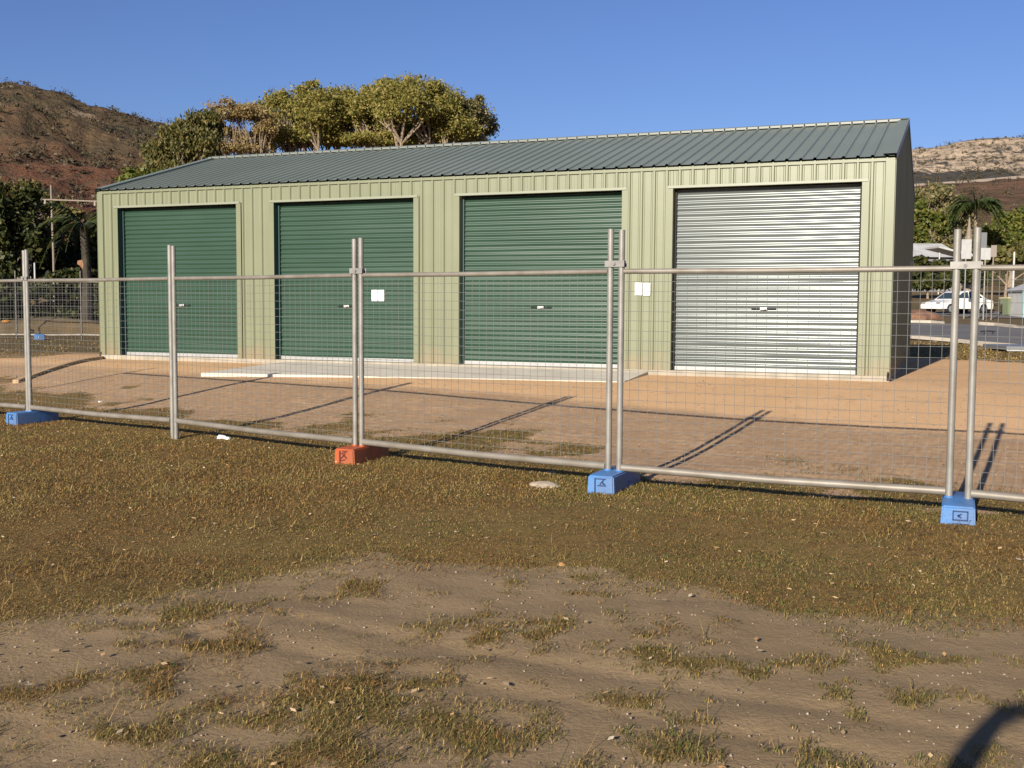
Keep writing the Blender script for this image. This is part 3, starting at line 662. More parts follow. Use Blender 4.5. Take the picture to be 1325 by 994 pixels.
# roller doors
def roller_door(i, x0, x1, green):
    y = 0.15
    ddr = MB(); rg = np.random.default_rng(90 + i)
    per = 0.0875; ztop = HT - 0.02; zb = DB + 0.062; nper = int((ztop - zb) / per); per = (ztop - zb) / nper
    prof = [(0.0, 0.0), (0.10, 0.0012), (0.22, 0.0070), (0.36, 0.0125), (0.50, 0.0135), (0.64, 0.0105), (0.76, 0.0035), (0.88, 0.0)]
    xs = np.linspace(x0 + 0.02, x1 - 0.02, 15); rows = []
    zs = []; hs = []
    for k in range(nper):
        for u, h in prof: zs.append((k + u)); hs.append(h)
    zs.append(nper); hs.append(0.0)
    zs = np.array(zs); hs = np.array(hs)
    V = []
    for x in xs:
        amp = 1.0 + 0.45 * (fbm(zs * 0.55 + 5, np.full_like(zs, x * 0.45), 100 + i, 3) - 0.5) * 2
        wob = 0.16 * (fbm(zs * 0.8, np.full_like(zs, x * 0.8 + 3), 200 + i, 3) - 0.5)
        bow = 0.030 * (fbm(zs * 0.30, np.full_like(zs, x * 0.5 + 9), 300 + i, 2) - 0.5)
        for z_, h in zip(zs + wob, hs * amp + bow * 0.6): V.append((x, y - h, zb + z_ * per))
    n = len(zs); idx2 = np.arange(len(V)).reshape(len(xs), n)
    Fd = np.stack([idx2[:-1, :-1], idx2[1:, :-1], idx2[1:, 1:], idx2[:-1, 1:]], -1).reshape(-1, 4)
    me = np_mesh('roller_door', V, Fd)
    ob = link('roller_door', me, M['green'] if green else M['galv'], shed, label='dark green corrugated roller door' if green else 'bare galvanised silver roller door')
    me.polygons.foreach_set('use_smooth', [True] * len(me.polygons))
    mb = MB(); mb.box(((x0 + x1) / 2, y - 0.012, DB + 0.034), (x1 - x0 - 0.03, 0.035, 0.062), bev=0.004).build('bottom_rail', M['alu'], ob)
    zc = DB + 1.02; xc = (x0 + x1) / 2
    mb = MB(); mb.box((xc, y - 0.034, zc), (0.115, 0.02, 0.045), bev=0.006); mb.box((xc + 0.02, y - 0.053, zc), (0.045, 0.03, 0.028), bev=0.006); mb.build('lock', M['lock'], ob)
    mb = MB(); mb.box((xc - 0.13, y - 0.030, zc), (0.13, 0.010, 0.016)); mb.box((xc + 0.13, y - 0.030, zc), (0.13, 0.010, 0.016)); mb.build('lock_bar', M['dark'], ob)
    for k, xj in enumerate((x0, x1)):
        sg = 1 if k == 0 else -1
        mb = MB(); mb.box((xj - sg * 0.050, -0.0295, (HT + DB * .6) / 2 + 0.03), (0.105, 0.007, HT - 0.06)); mb.build('door_jamb', M['trim'], shed)
        mb = MB(); mb.box((xj + sg * 0.003, 0.07, (HT + DB) / 2), (0.004, 0.19, HT - DB)); mb.build('door_reveal', M['teal'] if i < 2 else M['trim'], shed)
        mb = MB(); mb.box((xj + sg * 0.022, y - 0.028, (HT + DB) / 2), (0.034, 0.045, HT - DB - 0.02)); mb.build('door_guide', M['teal'] if green else M['dark'], shed)
    mb = MB(); mb.box(((x0 + x1) / 2, -0.036, HT + 0.014), (x1 - x0 + 0.16, 0.020, 0.040)); mb.box(((x0 + x1) / 2, 0.05, HT + 0.003), (x1 - x0, 0.16, 0.004)); mb.build('head_flashing', M['trim_light'], shed)
    MB().box(((x0 + x1) / 2, y + 0.06, HT - 0.02), (x1 - x0, 0.02, 0.2)).build('door_drum', M['dark'], shed)
for i, (a, b) in enumerate(DOORS): roller_door(i, a, b, i < 3)
MB().box((L_ + 0.05, W_ * 0.80, 2.02), (0.09, 0.07, 0.10), bev=0.015).build('wall_lamp', M['signwhite'], shed)

# concrete apron in front of the middle doors
def shed_pt(x, y, z): return o_left + ux * x + Vector((-math.sin(TH), math.cos(TH), 0)) * y + Vector((0, 0, z))
def on_plane(px, py, z):
    d = ray(px, py); return Vector((0, 0, CAM_H)) + d * ((z - CAM_H) / d.z)
zt = o_left.z + 0.050
zf = o_left.z - 0.010
poly = [on_plane(260, 482.5, zf), on_plane(808, 494.0, zf), on_plane(839, 481.0, zt)]
q = shed_pt(0, -0.05, 0)
bx = (poly[2] - o_left).dot(ux)
poly[2] = shed_pt(bx, -0.06, 0); poly[2].z = zt
pl = on_plane(345, 470.0, zt); ax = (pl - o_left).dot(ux); pl = shed_pt(ax, -0.06, 0); pl.z = zt
poly.append(pl)
mb = MB(); mb.add([tuple(p_) for p_ in poly] + [(p_.x, p_.y, zt - 0.5) for p_ in poly], [(0, 1, 2, 3), (7, 6, 5, 4), (0, 4, 5, 1), (1, 5, 6, 2), (2, 6, 7, 3), (3, 7, 4, 0)])
mb.build('apron', M['apron'], kind='structure')

# paper notices on the shed front
def notice(label, px, py, yloc, dz):
    d = ray(px, py); nrm = Vector((-math.sin(TH), math.cos(TH), 0))
    t = (o_left + nrm * yloc - Vector((0, 0, CAM_H))).dot(nrm) / d.dot(nrm)
    p_ = Vector((0, 0, CAM_H)) + d * t
    th = thing('paper_notice', label, 'notice', p_, TH, 'white paper notices stuck on the shed front')
    for k, x in enumerate((-0.068, 0.070)):
        mb = MB(); mb.box((x, -0.004, dz * k), (0.122, 0.003, 0.205)).build('sheet', M['paper'], th)
notice('pair of white paper sheets stuck on the second green roller door', 489, 382.5, 0.125, 0.0)
notice('pair of white paper sheets on the khaki wall beside the silver door', 831.5, 374, -0.026, -0.006)

# ------------------------------------------------------------------ temporary fence
PAIRS = {0: ((-8.6, 15.42), 0.14), 1: ((-6.068, 13.766), 0.14), 2: ((-3.785, 12.27), 0.0), 3: ((-1.467, 10.469), 0.14), 4: ((0.833, 8.893), 0.14), 5: ((3.180, 7.745), 0.14), 6: ((5.35, 6.35), 0.14)}
PR = 0.0255
def fpanel(label, a, b, za, zb, tops, shift=(0.0, 0.0), group='galvanised temporary fence panels'):
    # posts stand at a and b; origin at a
    a = Vector((a[0], a[1], 0)); b = Vector((b[0], b[1], 0)); t = thing('temporary_fence', label, 'fence panel', a, 0, group)
    q = b - a; u = q.normalized()
    for k, (p_, z0, zt_) in enumerate(((Vector(), za, tops[0]), (q, zb, tops[1]))):
        mb = MB(); mb.tube([p_ + Vector((0, 0, z0)), p_ + Vector((0, 0, (z0 + zt_) / 2)), p_ + Vector((0, 0, zt_))], PR, 12); mb.build('post', M['post'], t)
    g0 = Hs(a.x, a.y); g1 = Hs(b.x, b.y)
    r0, r1 = 0.19, 0.19; t0, t1 = 1.775, 1.775
    ins = u * PR * 0.9
    MB().tube([ins + Vector((0, 0, t0)), (q * 0.5) + Vector((0, 0, (t0 + t1) / 2 - 0.004)), q - ins + Vector((0, 0, t1))], 0.0215, 10).build('top_rail', M['rail'], t)
    MB().tube([ins + Vector((0, 0, r0)), (q * 0.5) + Vector((0, 0, (r0 + r1) / 2 - 0.012)), q - ins + Vector((0, 0, r1))], 0.031, 10).build('bottom_rail', M['rail'], t)
    mb = MB(); Ln = q.length; n = int(Ln / 0.077); fw = Vector((u.y, -u.x, 0)) * 0.004
    rg = random.Random(int(abs(a.x * 100)))
    bend = [rg.uniform(-0.006, 0.006) for _ in range(60)]
    for i in range(1, n):
        p_ = u * (Ln * i / n); mb.tube([p_ + Vector((0, 0, r0)), p_ + fw * bend[i % 60] * 300 + Vector((0, 0, 1.0)), p_ + Vector((0, 0, t0))], 0.0016, 4, False)
    m_ = int((t0 - r0) / 0.076)
    for j in range(1, m_):
        z = r0 + (t0 - r0) * j / m_ + bend[j] * 0.5
        mb.tube([fw + Vector((0, 0, z)), q * 0.5 + fw * (1 + bend[j] * 250) + Vector((0, 0, z - 0.008)), q + fw + Vector((0, 0, z))], 0.0017, 4, False)
    mb.smooth = False
    mb.build('wire_mesh', M['wire'], t, kind='stuff')
    return t
# gap between the two posts of each pair, along the fence line
FU = Vector((0.838, -0.546))
def pairpt(k, s): (x, y), z = PAIRS[k]; return (x + FU.x * s, y + FU.y * s)
gapk = {0: 0.03, 1: 0.0245, 2: 0.030, 3: 0.040, 4: 0.050, 5: 0.065, 6: 0.05}
names = ['leftmost fence panel running out of the left edge of the frame', 'fence panel between the left blue foot and the footless post pair', 'fence panel ending at the orange foot on its right', 'fence panel between the orange foot and the middle blue foot',
         'fence panel standing before the silver door and the shed corner', 'rightmost fence panel running out of the right edge of the frame']
for k in range(6):
    z0 = PAIRS[k][1] - 0.10 if PAIRS[k][1] > 0 else Hs(*PAIRS[k][0]) - 0.03
    z1 = PAIRS[k + 1][1] - 0.10 if PAIRS[k + 1][1] > 0 else Hs(*PAIRS[k + 1][0]) - 0.03
    tp = {0: 2.12, 1: 2.155, 2: 2.135, 3: 2.125, 4: 2.105, 5: 2.055, 6: 2.05}
    fpanel(names[k], pairpt(k, gapk[k]), pairpt(k + 1, -gapk[k + 1]), z0, z1, (tp[k], tp[k + 1] + (0.01 if k % 2 else -0.008)))
for k, lab in ((3, 'pale steel clamp joining the posts above the orange foot'), (4, 'pale steel clamp joining the posts above the middle blue foot'), (5, 'steel clamp joining the posts above the right blue foot'), (1, 'small steel clamp joining the posts above the left blue foot')):
    (x, y), z = PAIRS[k]; gz = {3: 1.815, 4: 1.835, 5: 1.795, 1: 1.80}[k]; rz = math.atan2(FU.y, FU.x)
    t = thing('fence_clamp', lab, 'clamp', (x, y, gz), rz, 'clamps on the fence posts')
    wd = gapk[k] * 2 + 0.075
    for sd in (-1, 1):
        MB().box((0, sd * 0.030, 0), (wd, 0.006, 0.052), bev=0.002).build('plate', M['clamp'], t)
    mb = MB(); mb.tube([(0, -0.046, 0), (0, 0.05, 0)], 0.007, 8); mb.tube([(0, -0.046, 0), (0, -0.036, 0)], 0.013, 6); mb.build('bolt', M['clamp'], t)

# plastic feet
def fence_foot(label, k, m, mm, mark, along, rz, ext=0.60):
    (x, y), z = PAIRS[k]
    d = Vector((math.sin(rz), math.cos(rz), 0))
    t = thing('ballast_block', label, 'fence foot', (x + d.x * along, y + d.y * along, Hs(x, y) - 0.012), -rz, 'plastic feet under the fence posts')
    bm = bmesh.new(); W2, hgt = 0.112, 0.158
    def ring(yv, w2, h, zb): return [bm.verts.new((sx * w2 * (1 if zz == 0 else 0.93), yv, zb + zz * h)) for sx, zz in ((-1, 0), (1, 0), (1, 1), (-1, 1))]
    secs = [(-ext / 2, W2, hgt * 0.96, 0), (-ext / 2 + 0.02, W2 + 0.002, hgt, 0), (0.0, W2 + 0.002, hgt, 0), (ext / 2 - 0.03, W2, hgt * 0.96, 0), (ext / 2, W2 * 0.94, hgt * 0.86, 0)]
    rs = [ring(*q) for q in secs]
    for a, b in zip(rs[:-1], rs[1:]):
        for i in range(4): bm.faces.new((a[i], a[(i + 1) % 4], b[(i + 1) % 4], b[i]))
    bm.faces.new(rs[0][::-1]); bm.faces.new(rs[-1])
    bmesh.ops.recalc_face_normals(bm, faces=bm.faces[:])
    bmesh.ops.bevel(bm, geom=[e for e in bm.edges if e.calc_face_angle(0) > 0.5], offset=0.010, segments=2, affect='EDGES')
    me = bpy.data.meshes.new('foot_body'); bm.to_mesh(me); bm.free(); link('foot_body', me, m, t, smooth=True)
    for sx in (-1, 1):                                    # moulded side ribs and socket collars
        mb = MB()
        for yv in (-0.16, 0.0, 0.16): mb.box((sx * 0.1035, yv, 0.070), (0.006, 0.020, 0.10), bev=0.002)
        mb.build('side_rib', m, t)
    mb = MB()
    for s in (-gapk[k], gapk[k]): mb.tube([(s * 1.0, -along, 0.145), (s * 1.0, -along, 0.168)], 0.034, 12)
    mb.build('socket', m, t)
    mk = MB(); yf = -ext / 2 - 0.002
    B = lambda cx, cz, sx, sz, r=0: mk.box((cx, yf, cz), (sx, 0.006, sz), rot=Euler((0, r, 0)).to_matrix())
    if mark == 'F':
        B(-0.045, 0.075, 0.012, 0.125); B(0.003, 0.133, 0.084, 0.008); B(0.010, 0.080, 0.072, 0.009)
        B(0.012, 0.110, 0.055, 0.010, R(-50)); B(0.020, 0.103, 0.010, 0.030, R(-25)); B(0.030, 0.095, 0.020, 0.010, R(30))
    elif mark == 'K':
        B(-0.045, 0.075, 0.016, 0.125); B(-0.005, 0.120, 0.060, 0.010, R(-12)); B(-0.012, 0.085, 0.070, 0.012, R(-45)); B(0.008, 0.088, 0.060, 0.012, R(40)); B(-0.01, 0.05, 0.05, 0.010, R(-15)); B(0.01, 0.135, 0.06, 0.008)
    else:
        B(0.014, 0.122, 0.098, 0.009); B(0.014, 0.062, 0.098, 0.009); B(-0.032, 0.092, 0.009, 0.062); B(0.060, 0.092, 0.009, 0.062)
        B(0.008, 0.097, 0.030, 0.010, R(-35)); B(0.008, 0.086, 0.030, 0.010, R(35)); B(0.004, 0.0915, 0.016, 0.013); B(0.014, 0.022, 0.10, 0.034)
    mk.build('emblem', mm, t)
    return t
fence_foot('orange plastic fence foot with a dark moulded mark on its end', 3, M['orange'], M['orangemark'], 'K', 0.07, R(25), 0.64)
fence_foot('blue plastic fence foot with an F-shaped mark, right of the orange one', 4, M['blue'], M['bluemark'], 'F', 0.04, R(24), 0.72)
fence_foot('blue plastic fence foot with a framed mark, nearest the right edge', 5, M['blue'], M['bluemark'], 'C', 0.00, R(22), 0.72)
fence_foot('blue plastic fence foot sunk in grass at the far left', 1, M['blue'], M['bluemark'], 'F', 0.05, R(30), 0.62)

# second fence beyond, seen at the left
p0, p1, p2, p3 = [at(px, 443, 33.0) for px in (-60, 22, 106, 185)]
pts = [(q_.x, q_.y) for q_ in (p0, p1, p2, p3)]
zz = Hs(*pts[1])
for k, lab in enumerate(('far fence panel at the left edge below the dark trees', 'far fence panel in front of the dark palm', 'far fence panel running behind the left shed corner')):
    fp = fpanel(lab, pts[k], pts[k + 1], 0.05, 0.05, (2.1, 2.1), group='second row of fence panels at the back left')
    fp.location.z = zz - 0.05
q_ = at(51, 441, 32.8); t = thing('ballast_block', 'small dark blue fence foot under the second row of fence', 'fence foot', (q_.x, q_.y, Hs(q_.x, q_.y)), 0.5)
MB().box((0, 0, 0.08), (0.24, 0.6, 0.17), bev=0.02).build('foot_body', M['blue'], t)
mb = MB(); mb.box((-0.05, -0.303, 0.08), (0.02, 0.01, 0.07)); mb.build('emblem', M['signwhite'], t)

# ------------------------------------------------------------------ small things on the ground
def stone(name, label, cat, px, py, sx, sy, sz, m, seed):
    p_ = ground_at(px, py); g = random.Random(seed); bm = bmesh.new(); bmesh.ops.create_icosphere(bm, subdivisions=3, radius=1)
    for v in bm.verts:
        k = 1 + 0.22 * (float(fbm(v.co.x * 1.6 + seed, v.co.y * 1.6 + v.co.z, seed)) - 0.5) * 2; v.co = Vector((v.co.x * sx * k, v.co.y * sy * k, v.co.z * sz * k))
    me = bpy.data.meshes.new(name); bm.to_mesh(me); bm.free(); o = link(name, me, m, smooth=True)
    o.location = p_; o.rotation_euler = (0, 0, g.uniform(0, 3)); return tag(o, label, cat)
stone('flat_stone', 'flat pale stone in the grass left of the middle blue foot', 'stone', 706, 629, 0.115, 0.16, 0.035, M['stone'], 3)
stone('flat_stone', 'small pale stone chip under the rail above the flat stone', 'stone', 712, 612, 0.06, 0.05, 0.015, M['stone'], 8)
stone('earth_clod', 'small ochre clod at the edge of the bare soil', 'clod', 727, 733, 0.032, 0.03, 0.026, M['clod'], 5)
def litter(label, px, py, size, seed):
    p_ = ground_at(px, py); bm = bmesh.new(); bmesh.ops.create_icosphere(bm, subdivisions=2, radius=1); g = random.Random(seed)
    for v in bm.verts:
        k = g.uniform(0.55, 1.15); v.co = Vector((v.co.x * size * k, v.co.y * size * 0.7 * k, v.co.z * size * 0.45 * k))
    me = bpy.data.meshes.new('crumpled_paper'); bm.to_mesh(me); bm.free(); o = link('crumpled_paper', me, M['paper']); o.location = p_ + Vector((0, 0, size * 0.3)); tag(o, label, 'litter')
litter('crumpled white paper lying under the bottom rail by the footless posts', 286, 568, 0.06, 1)
litter('second scrap of white paper, right of the crumpled one', 294, 569, 0.045, 2)
litter('tiny white scrap in the grass above the bare soil', 545, 691, 0.018, 3)
litter('white fleck on the grass behind the left fence panel', 130, 521, 0.035, 4)

# timber edging from the left shed corner
a = ground_at(20, 496); b = shed_pt(0.02, -0.03, 0.0)
mb = MB(); u = Vector((b.x - a.x, b.y - a.y, 0)).normalized(); v_ = Vector((-u.y, u.x, 0)) * 0.05; vs = []
for k in range(13):
    q = a.lerp(b, k / 12); z = Hs(q.x, q.y)
    for sg, zz in ((-1, -0.05), (-1, 0.055), (1, 0.055), (1, -0.05)): vs.append((q.x + v_.x * sg, q.y + v_.y * sg, z + zz))
mb.add(vs, [(4 * k + c, 4 * k + 4 + c, 4 * k + 4 + (c + 1) % 4, 4 * k + (c + 1) % 4) for k in range(12) for c in range(4)] + [(0, 1, 2, 3), (51, 50, 49, 48)])
tag(mb.build('edging_board', M['timber']), 'long low timber edging running left from the shed corner', 'edging board')

# ------------------------------------------------------------------ back left
p_ = foot(70, 39); top = at(70, 240, 39)
t = thing('utility_pole', 'thin pale utility pole with a long crossarm at the left', 'utility pole', p_)
hh = top.z - p_[2]
MB().tube([(0, 0, -0.2), (0.03, 0, hh * 0.5), (0, 0, hh)], [0.05, 0.045, 0.036], 9).build('pole', M['polewood'], t)
ca_, cb_ = at(57, 258.5, 39) - Vector(p_), at(130, 261, 39) - Vector(p_)
MB().box((ca_ + cb_) / 2 + Vector((0, -0.09, 0)), ((cb_ - ca_).length, 0.05, 0.045), rot=Euler((0, -math.atan2((cb_ - ca_).z, (cb_ - ca_).x), 0)).to_matrix()).build('crossarm', M['polewood'], t)
for xq in (0.04, 0.92): MB().tube([ca_.lerp(cb_, xq) + Vector((0, -0.09, -0.02)), ca_.lerp(cb_, xq) + Vector((0, -0.09, -0.16))], [0.035, 0.05], 8).build('insulator', M['signbrown'], t)
for px, lab in ((45, 'short white post near the left fence posts, beyond them'), (113, 'short white post at the foot of the dark palm')):
    b_ = at(px, 352, 38.0); g0 = Hs(b_.x, b_.y); t_ = at(px, 340, 38.0).z
    tag(MB().tube([(b_.x, b_.y, g0 - 0.1), (b_.x, b_.y, t_ - 0.03), (b_.x, b_.y, t_)], [0.032, 0.032, 0.018], 8).build('marker_post', M['signwhite']), lab, 'post', 'short white posts at the left')
# low rubble bank behind the second fence
def mound(name, label, px, py, Y, sx, sy, sz, m, seed, cat, kind=None):
    c_ = at(px, py, Y); bm = bmesh.new(); bmesh.ops.create_icosphere(bm, subdivisions=4, radius=1)
    for v in bm.verts:
        k = 1 + 0.5 * (float(fbm(v.co.x * 2 + seed, v.co.y * 2 + v.co.z, seed)) - 0.5)
        v.co = Vector((v.co.x * sx * k, v.co.y * sy * k, v.co.z * sz * k))
    me = bpy.data.meshes.new(name); bm.to_mesh(me); bm.free(); o = link(name, me, m, smooth=True); o.location = (c_.x, c_.y, Hs(c_.x, c_.y))
    if kind: o['kind'] = kind
    else: tag(o, label, cat)
M['earth'] = mat('earth_bank', (0.055, 0.038, 0.018), 0.95, col2=(0.11, 0.075, 0.036), scale=1.5, bump=0.6, bscale=6)
M['earthdark'] = mat('earth_dark', (0.05, 0.036, 0.02), 0.95, col2=(0.09, 0.065, 0.035), scale=2, bump=0.6, bscale=6)
mound('earth_bank', 'low brown earth bank beyond the second fence row', 60, 420, 36.5, 2.6, 0.7, 0.55, M['earth'], 4, 'earth bank')
mound('earth_bank', 'higher tan earth bank under the dark trees', 85, 395, 40.5, 3.0, 0.8, 1.35, M['earth'], 9, 'earth bank')
tree('bush', 'dark undergrowth bush below the tree at the far left', foot(0, 37.5), blobs_px(37.5, [(-10, 400, 42, 26), (25, 395, 22, 20), (10, 372, 34, 18)]), 3400, 0.16, M['leaf_dark'], M['barkdark'], 0.06, 24, cat='bush', clumps=10, fill=0.5, limbs=False)
tree('bush', 'dark scrubby bush behind the second fence, below the palm', foot(95, 39.5), blobs_px(39.5, [(70, 378, 24, 12), (100, 372, 26, 14), (125, 380, 20, 14), (85, 358, 34, 12)]), 5200, 0.13, M['leaf_dark'], M['barkdark'], 0.05, 26, cat='bush', clumps=14, fill=0.5, limbs=False)
tree('bush', 'dark undergrowth strip between the two earth banks', foot(85, 38.5), blobs_px(38.5, [(70, 405, 26, 9), (105, 406, 24, 9), (125, 404, 20, 9)]), 2200, 0.14, M['leaf_dark'], M['barkdark'], 0.05, 25, cat='bush', clumps=10, fill=0.5, limbs=False)
mound('orange_bundle', 'small orange yellow bundle in the undergrowth at the left edge', 8, 417, 35.0, 0.15, 0.09, 0.055, M['orangeobj'], 2, 'bundle')
bpy.data.objects['orange_bundle'].location = at(8, 416, 35.0)

# ------------------------------------------------------------------ back right: street
def sheet_px(name, pxs, m, lift, kind='structure', sub=10):
    # quad strip laid on the terrain between a near and a far edge given as photo points
    near_, far_ = pxs; mb = MB(); vs = []
    N = sub; K = 6
    def lerp(e, t): 
        xs = [q[0] for q in e]; x = xs[0] + (xs[-1] - xs[0]) * t
        return x, np.interp(x, xs, [q[1] for q in e])
    for i in range(N + 1):
        a_ = ground_at(*lerp(near_, i / N)); b_ = ground_at(*lerp(far_, i / N))
        for k in range(K + 1):
            q = a_.lerp(b_, k / K); vs.append((q.x, q.y, Hs(q.x, q.y) + lift))
    fs = [(i * (K + 1) + k, (i + 1) * (K + 1) + k, (i + 1) * (K + 1) + k + 1, i * (K + 1) + k + 1) for i in range(N) for k in range(K)]
    mb.add(vs, fs); return mb.build(name, m, kind=kind)
sheet_px('road', ([(1120, 437), (1200, 441), (1260, 447), (1325, 452), (1420, 460)], [(1120, 417), (1200, 419), (1260, 421), (1325, 426), (1420, 434)]), M['asphalt'], 0.03)
sheet_px('road', ([(1150, 410), (1200, 410), (1260, 411), (1325, 413), (1420, 416)], [(1150, 404), (1200, 404), (1260, 404), (1325, 404.5), (1420, 406)]), M['asphalt'], 0.03)
def kerb(pxs, wd):
    mb = MB(); P_ = [ground_at(*q) for q in pxs]; vs = []
    for q in P_:
        z = Hs(q.x, q.y)
        vs += [(q.x, q.y, z - 0.05), (q.x, q.y, z + 0.13), (q.x, q.y + wd, z + 0.14), (q.x, q.y + wd, z - 0.05)]
    fs = [(4 * i + k, 4 * i + 4 + k, 4 * i + 4 + (k + 1) % 4, 4 * i + (k + 1) % 4) for i in range(len(P_) - 1) for k in range(4)] + [(0, 1, 2, 3), tuple(4 * (len(P_) - 1) + k for k in (3, 2, 1, 0))]
    mb.add(vs, fs); mb.build('kerb', M['kerb'], kind='structure')
kerb([(1140, 417.5), (1180, 418.5), (1205, 418.5), (1222, 420)], 1.2)
kerb([(1268, 420.5), (1290, 422), (1325, 426), (1400, 432)], 0.9)
kerb([(1180, 439.5), (1230, 443.5), (1275, 448.5), (1340, 454)], 0.22)
# grey lid slab on the verge
a = ground_at(1312, 456); t = thing('concrete_lid', 'grey flat slab with a white front edge on the verge', 'slab', (a.x, a.y, Hs(a.x, a.y)), -0.1)
MB().box((0.45, 0.9, 0.10), (1.3, 1.9, 0.10), bev=0.01).build('slab', M['signgrey'], t); MB().box((0.45, -0.06, 0.045), (1.3, 0.04, 0.03)).build('edge', M['signwhite'], t)
a = ground_at(1278, 434); t_ = MB()
t_.tube([(-0.42, 0, 0.16), (-0.1, 0, 0.20), (0.42, 0, 0.17)], 0.05, 6); t_.tube([(-0.12, 0, 0.19), (-0.16, 0, 0.08), (-0.24, 0, 0.02)], 0.035, 6); t_.tube([(0.3, 0, 0.17), (0.3, 0.05, 0.0)], 0.03, 6)
o = t_.build('debris', M['hole']); o.scale = (0.62, 0.62, 0.62); o.location = (a.x, a.y, Hs(a.x, a.y) + 0.03); tag(o, 'small black bent piece of debris on the road', 'debris')
# brown planter mound by the kerb
mound('earth_mound', 'small red brown earth mound beside the kerb left of the white car', 1188, 408, 56, 1.2, 0.9, 0.45, M['terracotta'], 6, 'mound')

# cars
def car(label, loc, rz, paint, kind='sedan', s=1.0):
    t = thing('parked_car', label, 'car', loc, rz, 'vehicles parked across the road')
    if kind == 'sedan':
        low = [(-2.2, 0.32), (-2.22, 0.55), (-2.1, 0.72), (-1.3, 0.86), (-0.95, 0.92), (1.35, 0.95), (1.75, 0.94), (2.18, 0.88), (2.24, 0.55), (2.2, 0.32)]
        cab = [(-1.15, 0.88), (-0.35, 1.38), (0.1, 1.45), (0.75, 1.42), (1.1, 1.32), (1.75, 0.94)]
    else:
        low = [(-2.3, 0.35), (-2.35, 0.65), (-2.2, 0.9), (-1.7, 1.05), (-1.4, 1.1), (2.2, 1.15), (2.3, 1.1), (2.32, 0.6), (2.25, 0.35)]
        cab = [(-1.55, 1.08), (-1.05, 1.75), (-0.8, 1.9), (2.0, 1.9), (2.2, 1.7), (2.26, 1.12)]
    mb = MB(); n = len(low); secs = [(-0.86, 0.94), (-0.74, 1.0), (0.74, 1.0), (0.86, 0.94)]
    vs = []
    for yv, k in secs: vs += [(x * (0.985 if k < 1 else 1), yv, 0.32 + (z - 0.32) * k) for x, z in low]
    fs = [(i + j * n, (i + 1) % n + j * n, (i + 1) % n + (j + 1) * n, i + (j + 1) * n) for j in range(3) for i in range(n)] + [tuple(range(n)), tuple(range(4 * n - 1, 3 * n - 1, -1))]
    mb.add(vs, fs); mb.smooth = True; body = mb.build('body', paint, t)
    mb = MB(); n = len(cab); vs = [(x, -0.78 + 0.22 * (z - 0.9), z) for x, z in cab] + [(x, 0.78 - 0.22 * (z - 0.9), z) for x, z in cab]
    mb.add(vs, [tuple(range(n)), tuple(range(2 * n - 1, n - 1, -1))] + [(i, i + 1, n + i + 1, n + i) for i in range(n - 1)]); mb.smooth = True; mb.build('cabin', paint, t)
    for sd in (-1, 1):                                    # side windows, proud by 4 mm
        def W(poly):
            q = [(x, sd * (0.78 - 0.22 * (z - 0.9) + 0.006), z) for x, z in poly]; m2 = MB(); m2.add(q, [tuple(range(len(q)))]); m2.build('window', M['glass'], t)
        if kind == 'sedan':
            W([(-0.88, 0.98), (-0.28, 1.33), (0.18, 1.38), (0.18, 0.98)]); W([(0.25, 0.98), (0.25, 1.38), (0.72, 1.35), (1.05, 1.25), (1.4, 1.0)])
        else:
            W([(-1.35, 1.16), (-0.95, 1.72), (-0.3, 1.74), (-0.3, 1.16)]); W([(-0.2, 1.16), (-0.2, 1.74), (1.9, 1.74), (2.05, 1.16)])
    for q0, q1 in ((cab[0], cab[1]), (cab[-1], cab[-2])):
        m2 = MB(); sx = -1 if q0[0] < 0 else 1
        a_, b_ = Vector((q0[0], 0, q0[1])), Vector((q1[0], 0, q1[1])); e = (b_ - a_); a2 = a_ + e * 0.12; b2 = a_ + e * 0.9; off = Vector((sx * 0.006, 0, 0.006))
        m2.add([a2 + off + Vector((0, -0.68, 0)), a2 + off + Vector((0, 0.68, 0)), b2 + off + Vector((0, 0.6, 0)), b2 + off + Vector((0, -0.6, 0))], [(0, 1, 2, 3)]); m2.build('windscreen', M['glass'], t)
    for x in (-1.38, 1.38):
        for sd in (-1, 1):
            w_ = MB().tube([(x, sd * 0.66, 0.32), (x, sd * 0.875, 0.32)], 0.32, 16).build('wheel', M['hole'], t)
            mb = MB(); mb.tube([(x, sd * 0.86, 0.32), (x, sd * 0.885, 0.32)], 0.20, 12); mb.build('rim', M['rim'], w_)
    for sd in (-1, 1):
        MB().box((-2.16, sd * 0.6, 0.66), (0.10, 0.30, 0.12), bev=0.02).build('headlight', M['lock'], t)
        MB().box((2.20, sd * 0.66, 0.78), (0.06, 0.24, 0.13), bev=0.02).build('tail_light', M['redcar'], t)
    MB().box((2.235, 0, 0.62), (0.03, 0.5, 0.12)).build('number_plate', M['signwhite'], t)
    t.scale = (s, s, s); return t
def carat(px, Y): q = at(px, 400, Y); return (q.x, q.y, Hs(q.x, q.y) + 0.03)
car('white sedan parked side-on across the road, facing left', carat(1238, 63), 0.42, M['carwhite'], 'sedan', 0.90)
